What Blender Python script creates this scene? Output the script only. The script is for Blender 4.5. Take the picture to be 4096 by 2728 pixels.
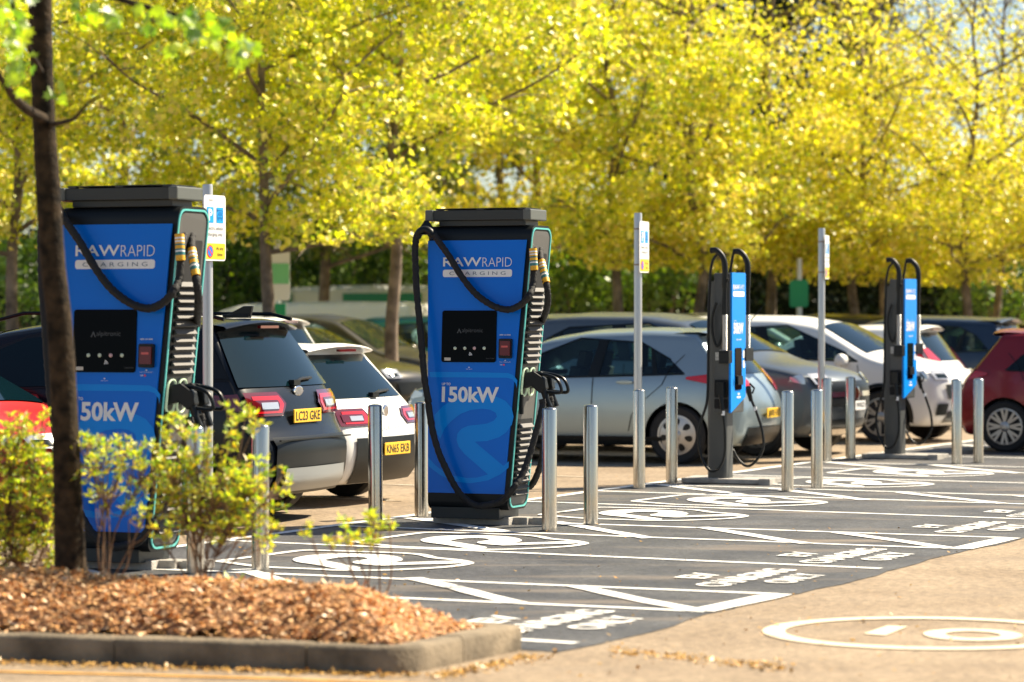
import bpy, math, random
import numpy as np
from mathutils import Vector, Matrix, noise
R = math.radians
random.seed(7)
scene = bpy.context.scene
for o in list(bpy.data.objects): bpy.data.objects.remove(o)
C = scene.collection
# ------------------------------------------------------------------ camera
FPX = 11947.0; CAMH = 1.70; TH = math.atan(104 / FPX)
cd = bpy.data.cameras.new('camera'); cam = bpy.data.objects.new('camera', cd); C.objects.link(cam)
cam.location = (0, 0, CAMH); cam.rotation_euler = (math.pi / 2 - TH, 0, 0)
cd.lens = 105.0; cd.sensor_width = 36; cd.clip_end = 2000
cd.dof.use_dof = True; cd.dof.focus_distance = 23.8; cd.dof.aperture_fstop = 2.0
scene.camera = cam
# ------------------------------------------------------------------ light
SUNAZ = math.atan2(.87, .50); SUNEL = R(47)
w = bpy.data.worlds.new('World'); scene.world = w; w.use_nodes = True
nt = w.node_tree; bg = nt.nodes['Background']
sky = nt.nodes.new('ShaderNodeTexSky'); sky.sky_type = 'NISHITA'; sky.sun_disc = False
sky.sun_elevation = SUNEL; sky.sun_rotation = SUNAZ; sky.air_density = 1.0; sky.dust_density = .5; sky.ozone_density = 1.5
nt.links.new(sky.outputs[0], bg.inputs[0]); bg.inputs[1].default_value = .05
sl = bpy.data.lights.new('sun', 'SUN'); sun = bpy.data.objects.new('sun', sl); C.objects.link(sun)
sl.energy = 5.0; sl.angle = R(.5); sl.color = (1, .87, .66)
sd = Vector((math.sin(SUNAZ) * math.cos(SUNEL), math.cos(SUNAZ) * math.cos(SUNEL), math.sin(SUNEL)))
sun.rotation_euler = sd.to_track_quat('Z', 'Y').to_euler(); sun.location = (20, 10, 30)
scene.view_settings.view_transform = 'Standard'; scene.view_settings.look = 'None'
scene.view_settings.exposure = 1.35; scene.view_settings.gamma = 1
scene.cycles.max_bounces = 8; scene.cycles.transparent_max_bounces = 8
scene.cycles.use_denoising = True

# ------------------------------------------------------------------ geometry of the view (photo px of the 4096 frame -> world)
def ray(u, v):
    x = (u - 2048) / FPX; y = (1364 - v) / FPX
    return Vector((x, math.cos(TH) + y * math.sin(TH), -math.sin(TH) + y * math.cos(TH)))
def G(u, v, z=0.0):
    d = ray(u, v); k = (z - CAMH) / d.z
    return Vector((d.x * k, d.y * k, z))
def P(u, v, Y):
    d = ray(u, v); k = Y / d.y
    return Vector((d.x * k, Y, CAMH + d.z * k))
AX = Vector((.905, -.4254, 0)); BX = Vector((.4254, .905, 0)); O0 = Vector((.151, 27.359, 0))
def ST(s, t, z=0.0): return O0 + AX * s + BX * t + Vector((0, 0, z))
def st(p): q = Vector((p[0], p[1], 0)) - O0; return q.dot(AX), q.dot(BX)

# ------------------------------------------------------------------ materials
MATS = {}
def mat(name, base, rough=.5, metal=0., var=0., vscale=5., bump=0., bscale=60., coat=0., spec=None, col2=None, emit=0., detail=4., rot=None):
    if name in MATS: return MATS[name]
    m = bpy.data.materials.new(name); m.use_nodes = True; n = m.node_tree; b = n.nodes['Principled BSDF']
    b.inputs['Base Color'].default_value = (*base, 1); b.inputs['Roughness'].default_value = rough
    b.inputs['Metallic'].default_value = metal; b.inputs['Coat Weight'].default_value = coat; b.inputs['Coat Roughness'].default_value = .04
    if spec is not None: b.inputs['Specular IOR Level'].default_value = spec
    if emit: b.inputs['Emission Color'].default_value = (*base, 1); b.inputs['Emission Strength'].default_value = emit
    tc = n.nodes.new('ShaderNodeTexCoord')
    if var or col2:
        t = n.nodes.new('ShaderNodeTexNoise'); t.inputs['Scale'].default_value = vscale; t.inputs['Detail'].default_value = detail
        n.links.new(tc.outputs['Object'], t.inputs['Vector'])
        r = n.nodes.new('ShaderNodeValToRGB'); r.color_ramp.elements[0].position = .35; r.color_ramp.elements[1].position = .65
        c2 = col2 or tuple(min(1, c * (1 + var)) for c in base); c1 = base if col2 else tuple(c * (1 - var) for c in base)
        r.color_ramp.elements[0].color = (*c1, 1); r.color_ramp.elements[1].color = (*c2, 1)
        n.links.new(t.outputs['Fac'], r.inputs[0]); n.links.new(r.outputs[0], b.inputs['Base Color'])
    if bump:
        t2 = n.nodes.new('ShaderNodeTexNoise'); t2.inputs['Scale'].default_value = bscale; t2.inputs['Detail'].default_value = 4
        n.links.new(tc.outputs['Object'], t2.inputs['Vector'])
        bp = n.nodes.new('ShaderNodeBump'); bp.inputs['Strength'].default_value = bump; bp.inputs['Distance'].default_value = .01
        n.links.new(t2.outputs['Fac'], bp.inputs['Height']); n.links.new(bp.outputs[0], b.inputs['Normal'])
    MATS[name] = m; return m
def asphalt(name, c1, c2, spk, stain, stamt):
    m = bpy.data.materials.new(name); m.use_nodes = True; n = m.node_tree; L = n.links; b = n.nodes['Principled BSDF']
    tc = n.nodes.new('ShaderNodeTexCoord')
    def nz(sc, det=4., src=None):
        t = n.nodes.new('ShaderNodeTexNoise'); t.inputs['Scale'].default_value = sc; t.inputs['Detail'].default_value = det
        L.new(src or tc.outputs['Object'], t.inputs['Vector']); return t.outputs['Fac']
    def ramp(f, p0, p1, a, bb):
        r = n.nodes.new('ShaderNodeValToRGB'); e = r.color_ramp.elements; e[0].position = p0; e[1].position = p1
        e[0].color = (*a, 1); e[1].color = (*bb, 1); L.new(f, r.inputs[0]); return r.outputs[0]
    def mix(f, a, bb, t='MIX'):
        x = n.nodes.new('ShaderNodeMixRGB'); x.blend_type = t
        L.new(f, x.inputs[0]) if not isinstance(f, float) else setattr(x.inputs[0], 'default_value', f)
        L.new(a, x.inputs[1]); L.new(bb, x.inputs[2]); return x.outputs[0]
    W = (1, 1, 1); K = (0, 0, 0)
    base = ramp(nz(1.3, 6), .35, .68, c1, c2)
    vor = n.nodes.new('ShaderNodeTexVoronoi'); vor.inputs['Scale'].default_value = 70; L.new(tc.outputs['Object'], vor.inputs['Vector'])
    g = ramp(vor.outputs['Color'], .2, .9, (.8 if 'old' in name else .62,) * 3, (1.2 if 'old' in name else 1.45,) * 3)
    base = mix(1., base, g, 'MULTIPLY')
    base = mix(1., base, ramp(nz(16., 5), .30, .72, (.70,) * 3, (1.35,) * 3), 'MULTIPLY')
    sp = ramp(nz(170., 2), .70, .76, K, W)
    rgb = n.nodes.new('ShaderNodeRGB'); rgb.outputs[0].default_value = (*spk, 1)
    base = mix(sp, base, rgb.outputs[0])
    mp = n.nodes.new('ShaderNodeMapping'); mp.inputs['Scale'].default_value = (.55, 2.2, 1); mp.inputs['Rotation'].default_value = (0, 0, R(25)); L.new(tc.outputs['Object'], mp.inputs[0])
    stf = ramp(nz(1.0, 8, mp.outputs[0]), .54, .72, K, (stamt,) * 3)
    rg2 = n.nodes.new('ShaderNodeRGB'); rg2.outputs[0].default_value = (*stain, 1)
    base = mix(stf, base, rg2.outputs[0])
    L.new(base, b.inputs['Base Color']); b.inputs['Roughness'].default_value = .85 if 'old' in name else .60
    bp = n.nodes.new('ShaderNodeBump'); bp.inputs['Strength'].default_value = .55; bp.inputs['Distance'].default_value = .008
    L.new(nz(140., 3), bp.inputs['Height']); L.new(bp.outputs[0], b.inputs['Normal'])
    MATS[name] = m; return m
def leafmat(name, cols, trans=.5, tcol=1.15):
    m = bpy.data.materials.new(name); m.use_nodes = True; n = m.node_tree; L = n.links; n.nodes.clear()
    out = n.nodes.new('ShaderNodeOutputMaterial'); geo = n.nodes.new('ShaderNodeNewGeometry')
    r = n.nodes.new('ShaderNodeValToRGB'); r.color_ramp.interpolation = 'LINEAR'
    e = r.color_ramp.elements
    for i, c in enumerate(cols):
        p = i / (len(cols) - 1)
        if i == 0: el = e[0]; el.position = 0
        elif i == len(cols) - 1: el = e[-1]; el.position = 1
        else: el = e.new(p)
        el.color = (*c, 1)
    L.new(geo.outputs['Random Per Island'], r.inputs[0])
    d = n.nodes.new('ShaderNodeBsdfDiffuse'); t = n.nodes.new('ShaderNodeBsdfTranslucent'); g = n.nodes.new('ShaderNodeBsdfGlossy'); g.inputs['Roughness'].default_value = .45
    L.new(r.outputs[0], d.inputs[0])
    mu = n.nodes.new('ShaderNodeMixRGB'); mu.blend_type = 'MULTIPLY'; mu.inputs[0].default_value = 1; mu.inputs[2].default_value = (tcol, tcol, tcol * .6, 1)
    L.new(r.outputs[0], mu.inputs[1]); L.new(mu.outputs[0], t.inputs[0])
    mx = n.nodes.new('ShaderNodeMixShader'); mx.inputs[0].default_value = trans; L.new(d.outputs[0], mx.inputs[1]); L.new(t.outputs[0], mx.inputs[2])
    m2 = n.nodes.new('ShaderNodeMixShader'); m2.inputs[0].default_value = .09; L.new(mx.outputs[0], m2.inputs[1]); L.new(g.outputs[0], m2.inputs[2])
    L.new(m2.outputs[0], out.inputs[0]); MATS[name] = m; return m
def paint(name, c, metal=.0, rough=.35):
    m = mat(name, c, rough + .08, metal, coat=.4); m.node_tree.nodes['Principled BSDF'].inputs['Coat Roughness'].default_value = .12; return m
M_paintwhite = mat('road_paint', (.80, .79, .75), .6, bump=.3, bscale=120)
def wear(m, dark, amt):
    n = m.node_tree; b = n.nodes['Principled BSDF']; tc = n.nodes.new('ShaderNodeTexCoord'); t = n.nodes.new('ShaderNodeTexNoise'); t.inputs['Scale'].default_value = 45; t.inputs['Detail'].default_value = 8; t.inputs['Roughness'].default_value = .75
    t2 = n.nodes.new('ShaderNodeTexNoise'); t2.inputs['Scale'].default_value = 1.7; a = n.nodes.new('ShaderNodeMath'); a.operation = 'ADD'; r = n.nodes.new('ShaderNodeValToRGB')
    n.links.new(tc.outputs['Object'], t.inputs['Vector']); n.links.new(tc.outputs['Object'], t2.inputs['Vector']); n.links.new(t.outputs['Fac'], a.inputs[0]); n.links.new(t2.outputs['Fac'], a.inputs[1])
    e = r.color_ramp.elements; e[0].position = .0; c = b.inputs['Base Color'].default_value[:]; mu = n.nodes.new('ShaderNodeMath'); mu.operation = 'MULTIPLY'; mu.inputs[1].default_value = .5; n.links.new(a.outputs[0], mu.inputs[0]); n.links.new(mu.outputs[0], r.inputs[0])
    e[0].position = amt; e[0].color = c; e[1].position = amt + .05; e[1].color = (*dark, 1); n.links.new(r.outputs[0], b.inputs['Base Color'])
wear(M_paintwhite, (.12, .12, .12), .585)
M_yellow = mat('yellow_line_paint', (.62, .30, .03), .7, var=.25, vscale=6)
M_cream = mat('worn_cream_paint', (.78, .66, .48), .7)
wear(M_cream, (.36, .28, .19), .57)
M_slim = mat('slim_charger_grey', (.065, .07, .07), .45, bump=.1, bscale=250)
M_steel = mat('brushed_steel', (.60, .56, .50), .2, 1.0, bump=.0)
_n = M_steel.node_tree; _t = _n.nodes.new('ShaderNodeTexNoise'); _t.inputs['Scale'].default_value = 7; _t.inputs['Detail'].default_value = 6; _c = _n.nodes.new('ShaderNodeTexCoord'); _r = _n.nodes.new('ShaderNodeMapRange'); _r.inputs['To Min'].default_value = .08; _r.inputs['To Max'].default_value = .34
_n.links.new(_c.outputs['Object'], _t.inputs['Vector']); _n.links.new(_t.outputs['Fac'], _r.inputs['Value']); _n.links.new(_r.outputs[0], _n.nodes['Principled BSDF'].inputs['Roughness'])
M_black = mat('black_plastic', (.007, .009, .010), .45, spec=.3, bump=.15, bscale=200)
M_graph = mat('graphite_metal', (.022, .026, .026), .45, .1, bump=.1, bscale=250)
M_side = mat('charger_side_grey', (.09, .088, .082), .5, bump=.1, bscale=250)
M_cloth = mat('cable_sleeve_fabric', (.008, .008, .009), .75, bump=.9, bscale=38)
M_rubber = mat('tyre_rubber', (.012, .012, .013), .75, bump=.3, bscale=40)
M_blue = mat('blue_panel', (.0, .15, .68), .32, coat=.12, spec=.15, bump=.04, bscale=90)
M_blue2 = mat('blue_panel_light', (.0, .25, .80), .32, coat=.12, spec=.15, bump=.04, bscale=90)
M_cyan = mat('bright_blue_panel', (.0, .25, .82), .4, spec=.2)
M_white = mat('white_vinyl', (.80, .80, .80), .45)
M_teal = mat('teal_light_strip', (.09, .42, .39), .4, emit=.1)
M_screen = mat('screen_glass', (.002, .002, .003), .12, spec=.05)
M_conc = mat('concrete', (.36, .34, .31), .9, var=.25, vscale=7, bump=.6, bscale=50)
M_kerb = mat('kerb_concrete', (.19, .15, .10), .9, var=.45, vscale=4, bump=.8, bscale=40)
M_glass = mat('car_glass', (.002, .010, .014), .04, spec=.28)
def tinted(name, tint):
    m = bpy.data.materials.new(name); m.use_nodes = True; n = m.node_tree; n.nodes.clear(); o = n.nodes.new('ShaderNodeOutputMaterial'); f = n.nodes.new('ShaderNodeFresnel'); f.inputs[0].default_value = 1.45
    t = n.nodes.new('ShaderNodeBsdfTransparent'); t.inputs[0].default_value = (*tint, 1); g = n.nodes.new('ShaderNodeBsdfGlossy'); g.inputs['Roughness'].default_value = .02; g.inputs[0].default_value = (.85, .95, 1, 1); x = n.nodes.new('ShaderNodeMixShader')
    n.links.new(f.outputs[0], x.inputs[0]); n.links.new(t.outputs[0], x.inputs[1]); n.links.new(g.outputs[0], x.inputs[2]); n.links.new(x.outputs[0], o.inputs[0]); return m
M_tint = tinted('tinted_side_glass', (.55, .74, .74))
M_seat = mat('seat_fabric', (.022, .024, .028), .9)
M_red = mat('lamp_red', (.50, .006, .008), .12, coat=1)
M_dred = mat('lamp_dark_red', (.10, .003, .006), .1, coat=1)
M_clear = mat('lamp_clear', (.55, .57, .60), .08, .5, coat=1)
M_plateY = mat('plate_yellow', (.85, .50, .03), .4)
M_plateW = mat('plate_white', (.8, .8, .8), .4)
M_ink = mat('black_ink', (.01, .01, .01), .6)
M_alloy = mat('alloy_silver', (.42, .42, .42), .3, .8)
M_chrome = mat('chrome', (.75, .75, .76), .08, 1.0)
M_trim = mat('black_trim', (.006, .008, .009), .35, spec=.3)
M_pole = mat('aluminium_pole', (.58, .58, .56), .38, .6)
M_bark = mat('bark', (.075, .052, .036), .9, col2=(.19, .14, .10), vscale=9, bump=1.0, bscale=28)
M_barkfar = mat('pale_bark', (.09, .068, .05), .9, col2=(.26, .20, .15), vscale=4, bump=.8, bscale=18)
M_tarm = asphalt('old_asphalt', (.225, .165, .105), (.315, .24, .16), (.50, .42, .32), (.20, .155, .11), .5)
M_bay = asphalt('new_asphalt', (.036, .038, .042), (.086, .087, .088), (.36, .32, .27), (.21, .17, .13), .85)
M_leafY = leafmat('yellow_green_leaves', [(.16, .24, .010), (.46, .56, .010), (.76, .76, .012), (.88, .82, .05), (.74, .60, .20), (.62, .74, .012)], .42, 1.35)
M_leafY2 = leafmat('golden_leaves', [(.32, .38, .010), (.66, .66, .012), (.88, .80, .04), (.80, .62, .16), (.60, .68, .012)], .42, 1.35)
M_leafD = leafmat('shade_toned_leaves', [(.05, .09, .006), (.14, .20, .008), (.30, .34, .01), (.20, .22, .01)], .45, 1.2)  # darker leaf colour on back-row trees stands in for shade between the crowns
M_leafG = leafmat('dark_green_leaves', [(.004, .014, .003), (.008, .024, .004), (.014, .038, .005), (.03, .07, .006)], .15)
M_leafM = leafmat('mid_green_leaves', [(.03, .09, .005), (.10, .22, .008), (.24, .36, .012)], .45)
M_leafN = leafmat('maple_leaves', [(.10, .24, .006), (.30, .46, .008), (.50, .62, .010)], .6, 1.35)
M_leafB = leafmat('shrub_leaves', [(.10, .24, .010), (.38, .60, .02), (.66, .74, .03), (.74, .72, .04), (.60, .34, .04)], .55, 1.35)
M_leafC = leafmat('conifer_needles', [(.006, .016, .006), (.012, .03, .01), (.02, .045, .012)], .15)
M_chip = leafmat('wood_chips', [(.30, .12, .035), (.72, .36, .12), (.92, .58, .27), (.58, .26, .08), (.95, .74, .48)], .0)
M_moss = leafmat('moss_debris', [(.42, .20, .03), (.55, .30, .05), (.35, .22, .06)], .0)
M_soil = mat('mulch_soil', (.20, .10, .045), .95, col2=(.46, .24, .11), vscale=30, bump=1, bscale=60)
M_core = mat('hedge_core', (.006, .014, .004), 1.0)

# ------------------------------------------------------------------ mesh builder
class MB:
    def __init__(s): s.v = []; s.f = []; s.mi = []
    def add(s, vs, fs, mi=0):
        k = len(s.v); s.v += [tuple(p) for p in vs]; s.f += [tuple(i + k for i in f) for f in fs]; s.mi += [mi] * len(fs)
    def box(s, c, size, rot=None, mi=0, taper=1.0):
        x, y, z = [q / 2 for q in size]
        vs = [Vector((sx * x * (taper if sz > 0 else 1), sy * y * (taper if sz > 0 else 1), sz * z)) for sz in (-1, 1) for sy in (-1, 1) for sx in (-1, 1)]
        if rot is not None: vs = [rot @ q for q in vs]
        vs = [q + Vector(c) for q in vs]
        s.add(vs, [(0, 2, 3, 1), (4, 5, 7, 6), (0, 1, 5, 4), (2, 6, 7, 3), (0, 4, 6, 2), (1, 3, 7, 5)], mi)
    def poly(s, pts, mi=0): s.add(pts, [tuple(range(len(pts)))], mi)
    def grid(s, rows, mi=0, flip=False):
        n = len(rows[0]); vs = [p for r in rows for p in r]; fs = []
        for i in range(len(rows) - 1):
            for j in range(n - 1):
                q = (i * n + j, i * n + j + 1, (i + 1) * n + j + 1, (i + 1) * n + j); fs.append(q[::-1] if flip else q)
        s.add(vs, fs, mi)
    def prism(s, pts, off, mi=0):
        off = Vector(off); n = len(pts); a = [Vector(p) for p in pts]; b = [p + off for p in a]
        s.add(a + b, [tuple(range(n))[::-1], tuple(range(n, 2 * n))] + [(i, (i + 1) % n, (i + 1) % n + n, i + n) for i in range(n)], mi)
    def tube(s, pts, r, n=8, mi=0, caps=True):
        pts = [Vector(p) for p in pts]; m = len(pts); rr = r if isinstance(r, (list, tuple)) else [r] * m
        t = [(pts[min(i + 1, m - 1)] - pts[max(i - 1, 0)]).normalized() for i in range(m)]
        up = Vector((0, 0, 1)) if abs(t[0].z) < .9 else Vector((1, 0, 0)); x = t[0].cross(up).normalized(); vs = []
        for i in range(m):
            x = (x - t[i] * x.dot(t[i]));
            if x.length < 1e-6: x = t[i].orthogonal()
            x.normalize(); y = t[i].cross(x)
            for k in range(n):
                a = 2 * math.pi * k / n; vs.append(pts[i] + (x * math.cos(a) + y * math.sin(a)) * rr[i])
        fs = [(i * n + k, i * n + (k + 1) % n, (i + 1) * n + (k + 1) % n, (i + 1) * n + k) for i in range(m - 1) for k in range(n)]
        if caps: fs += [tuple(range(n))[::-1], tuple(range((m - 1) * n, m * n))]
        s.add(vs, fs, mi)
    def lathe(s, prof, n=24, M=None, mi=0):
        vs = []
        for r, z in prof:
            for k in range(n):
                a = 2 * math.pi * k / n; p = Vector((r * math.cos(a), r * math.sin(a), z)); vs.append(M @ p if M else p)
        fs = [(i * n + k, i * n + (k + 1) % n, (i + 1) * n + (k + 1) % n, (i + 1) * n + k) for i in range(len(prof) - 1) for k in range(n)]
        fs += [tuple(range(n))[::-1], tuple(range((len(prof) - 1) * n, len(prof) * n))]
        s.add(vs, fs, mi)
    def mesh(s, name, mats, smooth=None):
        me = bpy.data.meshes.new(name); me.from_pydata(s.v, [], s.f)
        mats = mats if isinstance(mats, (list, tuple)) else [mats]
        for m in mats: me.materials.append(m)
        if len(mats) > 1: me.polygons.foreach_set('material_index', s.mi)
        if smooth is not None:
            me.polygons.foreach_set('use_smooth', [True] * len(me.polygons)); me.set_sharp_from_angle(angle=R(smooth))
        me.update(); return me
    def build(s, name, mats, parent=None, smooth=None, bevel=0, label=None):
        o = bpy.data.objects.new(name, s.mesh(name, mats, smooth)); C.objects.link(o)
        if parent: o.parent = parent
        if bevel:
            m = o.modifiers.new('b', 'BEVEL'); m.width = bevel; m.segments = 2; m.limit_method = 'ANGLE'; m.angle_limit = R(40)
        if label: o['label'] = label
        return o
def spline(pts, n=8, closed=False):
    p = [Vector(q) for q in pts]; out = []; m = len(p)
    for i in range(m if closed else m - 1):
        a = p[(i - 1) % m] if closed or i > 0 else p[0]; b = p[i]; c = p[(i + 1) % m]; d = p[(i + 2) % m] if closed or i + 2 < m else p[-1]
        for k in range(n):
            t = k / n; out.append(.5 * ((2 * b) + (c - a) * t + (2 * a - 5 * b + 4 * c - d) * t * t + (3 * b - a - 3 * c + d) * t ** 3))
    if not closed: out.append(p[-1].copy())
    return out
def thing(name, label, cat, loc=(0, 0, 0), yaw=0, group=None):
    o = bpy.data.objects.new(name, None); C.objects.link(o); o.location = loc; o.rotation_euler = (0, 0, yaw)
    o.empty_display_size = .2; o['label'] = label; o['category'] = cat
    if group: o['group'] = group
    return o
def tag(o, label, cat, group=None, kind=None):
    if kind: o['kind'] = kind
    if label: o['label'] = label
    if cat: o['category'] = cat
    if group: o['group'] = group
    return o
def dup(root, loc, yaw, label, group=None, scale=None):
    kids = {}
    for o in bpy.data.objects:
        if o.parent: kids.setdefault(o.parent.name, []).append(o)
    def cp(o, par):
        c = o.copy(); C.objects.link(c); c.parent = par
        for k in kids.get(o.name, []): cp(k, c)
        return c
    r = cp(root, None); r.location = loc; r.rotation_euler = (0, 0, yaw); r['label'] = label
    if group: r['group'] = group
    if scale: r.scale = (scale,) * 3
    return r
_tc = {}
def text2d(s, off=0.0, sx=1.0):
    key = (s, off)
    if key not in _tc:
        cu = bpy.data.curves.new('t', 'FONT'); cu.body = s; cu.offset = off; cu.resolution_u = 3
        o = bpy.data.objects.new('t', cu); C.objects.link(o)
        me = o.to_mesh(); vs = [(v.co.x, v.co.y) for v in me.vertices]; fs = [tuple(p.vertices) for p in me.polygons]
        o.to_mesh_clear(); bpy.data.objects.remove(o); bpy.data.curves.remove(cu); _tc[key] = (vs, fs)
    return _tc[key]
def text_fit(mb, s, mapper, box, off=0., mi=0):
    vs, fs = text2d(s, off)
    x0 = min(v[0] for v in vs); x1 = max(v[0] for v in vs); y0 = min(v[1] for v in vs); y1 = max(v[1] for v in vs)
    X0, X1, Y0, Y1 = box
    mb.add([mapper(X0 + (v[0] - x0) / (x1 - x0) * (X1 - X0), Y0 + (v[1] - y0) / (y1 - y0) * (Y1 - Y0)) for v in vs], fs, mi)
def rrect(x0, x1, y0, y1, r, n=5):
    out = []
    for cx, cy, a0 in ((x1 - r, y0 + r, -90), (x1 - r, y1 - r, 0), (x0 + r, y1 - r, 90), (x0 + r, y0 + r, 180)):
        for k in range(n + 1):
            a = R(a0 + 90 * k / n); out.append((cx + r * math.cos(a), cy + r * math.sin(a)))
    return out
def leaf_object(name, cen, size, material, parent=None, aspect=.75, fold=.25, seed=1, dirs=None, jit=.3, mesh_only=False, flat=0):
    """every leaf a folded kite of four corners; cen (N,3)"""
    rg = np.random.default_rng(seed); n = len(cen)
    d = rg.normal(size=(n, 3)) if dirs is None else dirs + rg.normal(size=(n, 3)) * jit
    d /= np.linalg.norm(d, axis=1)[:, None]
    q = rg.normal(size=(n, 3)) + np.array([0, 0, flat]); s = np.cross(d, q); s /= np.linalg.norm(s, axis=1)[:, None]; nn = np.cross(d, s)
    L = (size * (.5 + 1.0 * rg.random(n) ** 1.3))[:, None]
    v = np.empty((n, 4, 3)); v[:, 0] = cen; v[:, 1] = cen + d * L * .5 + s * L * aspect * .5 + nn * L * fold * .5
    v[:, 2] = cen + d * L; v[:, 3] = cen + d * L * .5 - s * L * aspect * .5 + nn * L * fold * .5
    me = bpy.data.meshes.new(name); me.vertices.add(n * 4); me.vertices.foreach_set('co', v.ravel())
    idx = (np.arange(n)[:, None] * 4 + np.array([[0, 1, 2, 0, 2, 3]])).ravel()
    me.loops.add(n * 6); me.loops.foreach_set('vertex_index', idx.astype(np.int32)); me.polygons.add(n * 2)
    me.polygons.foreach_set('loop_start', (np.arange(n * 2) * 3).astype(np.int32)); me.polygons.foreach_set('loop_total', np.full(n * 2, 3, np.int32))
    me.materials.append(material); me.update(calc_edges=True)
    if mesh_only: return me
    o = bpy.data.objects.new(name, me); C.objects.link(o)
    if parent: o.parent = parent
    return o

# ================================================================== SETTING
g = MB()
gp = [[Vector((-300 + 600 * i / 60, -20 + 620 * j / 60, 0)) for j in range(61)] for i in range(61)]
g.grid(gp, flip=True); o = g.build('ground', M_tarm); tag(o, None, None, kind='structure')
# freshly laid dark asphalt of the charging bays
rg = random.Random(3)
edge1 = []; tt = -11.12
while tt < 60: edge1.append(ST(5.34 + .03 * rg.uniform(-1, 1) + .04 * math.sin(tt * 1.7), tt, .004)); tt += .35
edge0 = [ST(-.03, tt, .004) for tt in (60, 40, 20, 0, -11.12)]
m = MB(); m.poly(edge1 + edge0); tag(m.build('bay_road_surface', M_bay), None, None, kind='structure')
# lines
Z1 = .008
lines = MB()
def seg(p, q, wd, z=Z1):
    p = Vector(p); q = Vector(q); n = Vector((-(q - p).y, (q - p).x, 0)).normalized() * wd / 2; k = max(2, int((q - p).length / .25))
    rows = [[], []]
    for i in range(k + 1):
        c = p.lerp(q, i / k); j = 1 + .16 * noise.noise(c * 3.1); sh = n * .5 * noise.noise(c * 1.1 + Vector((9, 0, 0)))
        rows[0].append(Vector((*(c + n * j + sh).xy, z))); rows[1].append(Vector((*(c - n * j + sh).xy, z)))
    lines.grid(rows, flip=False)
LT = [(-10.73, -10.5), (-8.92, -9.0), (-7.74, -7.84), (-5.72, -5.44), (-3.88, -3.70), (-2.68, -2.66), (-.62, -.2), (1.3, 1.55), (2.5, 2.75), (4.5, 4.8), (6.4, 6.6), (7.6, 7.8), (9.6, 9.8), (11.5, 11.7), (12.7, 12.9), (14.7, 14.9)]
for te, tb in LT: seg(ST(5.25, te), ST(0.05, tb), .088)
z = Z1 + .0012
seg(ST(0, -6.2), ST(0, 16), .10, z)
for i in (1, 4, 7, 10, 13):
    (ta, tA), (tb, tB) = LT[i], LT[i + 1]
    seg(ST(5.22, ta), ST(5.27, tb), .17, z)
    seg(ST(3.92, tb - .05), ST(5.2, ta), .135, z + .0012); seg(ST(2.74, tb + .02), ST(4.08, ta - .02), .135, z + .0012); seg(ST(1.42, tb + .12), ST(2.82, ta - .03), .135, z + .0012)
    seg(ST(.15, tB), ST(1.5, tA), .135, z + .0012)
tag(lines.build('bay_road_markings', M_paintwhite), None, None, kind='structure')
lines = MB()
for t_ in (-9.4, -7.2, -5.0, -2.8, -.6, 1.6, 3.8, 6.0, 8.2, 10.4): seg(ST(-6.2, t_ + .35), ST(-1.0, t_), .075, .006)
M_old = mat('faded_line_paint', (.55, .47, .36), .8); wear(M_old, (.27, .20, .13), .50)
tag(lines.build('car_park_markings', M_old), None, None, kind='structure')
def ribbon(mb, pts, wd, closed=False):
    n = len(pts); rows = [[], []]
    for i in range(n + (1 if closed else 0)):
        a = pts[(i - 1) % n] if closed or i > 0 else pts[0]; b = pts[(i + 1) % n] if closed or i < n - 1 else pts[-1]
        t = (Vector(b) - Vector(a)); t.normalize(); nn = Vector((-t.y, t.x, 0)) * wd / 2; c = Vector(pts[i % n]); rows[0].append(c + nn); rows[1].append(c - nn)
    mb.grid(rows)
# painted logo, traced once on the ground and repeated
sc = .4246
LO = [(60, 165), (350, 127), (640, 88), (760, 80), (950, 84), (1200, 91), (1500, 100), (1700, 110), (1800, 123), (1880, 140), (2080, 158), (2170, 172), (2205, 186), (2130, 203), (2000, 217), (1750, 231), (1450, 241), (1150, 241), (1000, 236), (850, 229), (500, 217), (300, 200), (110, 178)]
LS = [(665, 155), (720, 135), (850, 118), (1050, 110), (1300, 113), (1500, 125), (1600, 145), (1615, 165), (1560, 182), (1800, 176), (2060, 168), (2150, 180), (2060, 190), (1750, 196), (1500, 205), (1400, 203), (1220, 187), (1205, 172), (1290, 158), (1310, 147), (1250, 138), (1100, 138), (980, 152), (955, 165), (1100, 190), (1290, 224), (1200, 240), (1100, 232), (880, 197), (720, 177)]
def lst(Q): return [Vector((*st(G(1400 + x * sc, 2100 + y * sc)), 0)) for x, y in Q]
lo, ls = lst(LO), lst(LS)
lc = Vector((1.8, -4.8, 0))
LG = [(-1.95, 'painted swirl emblem nearest the bark bed, half hidden behind sprigs'), (0, 'painted swirl emblem just in front of the tall charger between the bollards'),
      (3.35, 'painted swirl emblem right of the tall charger, behind the bollard pair'), (5.37, 'painted swirl emblem in front of the slim charger with the nearer sign post'),
      (8.6, 'painted swirl emblem just right of the slim charger on the nearer plinth'), (10.75, 'painted swirl emblem in front of the farthest slim charger')]
for k, (dt, lab) in enumerate(LG):
    mb = MB(); z = .0105
    ol = spline(lo, 5, True); ribbon(mb, [ST(p.x, p.y + dt, z) for p in ol], .075, True)
    sw = spline(ls, 4, True); mb.poly([ST(p.x, p.y + dt, z + .0012) for p in sw][::1])
    me = mb.mesh('painted_emblem', M_paintwhite)
    o = bpy.data.objects.new('painted_emblem', me); C.objects.link(o); tag(o, lab, 'road marking', 'swirl emblems painted in the charging bays')
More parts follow.
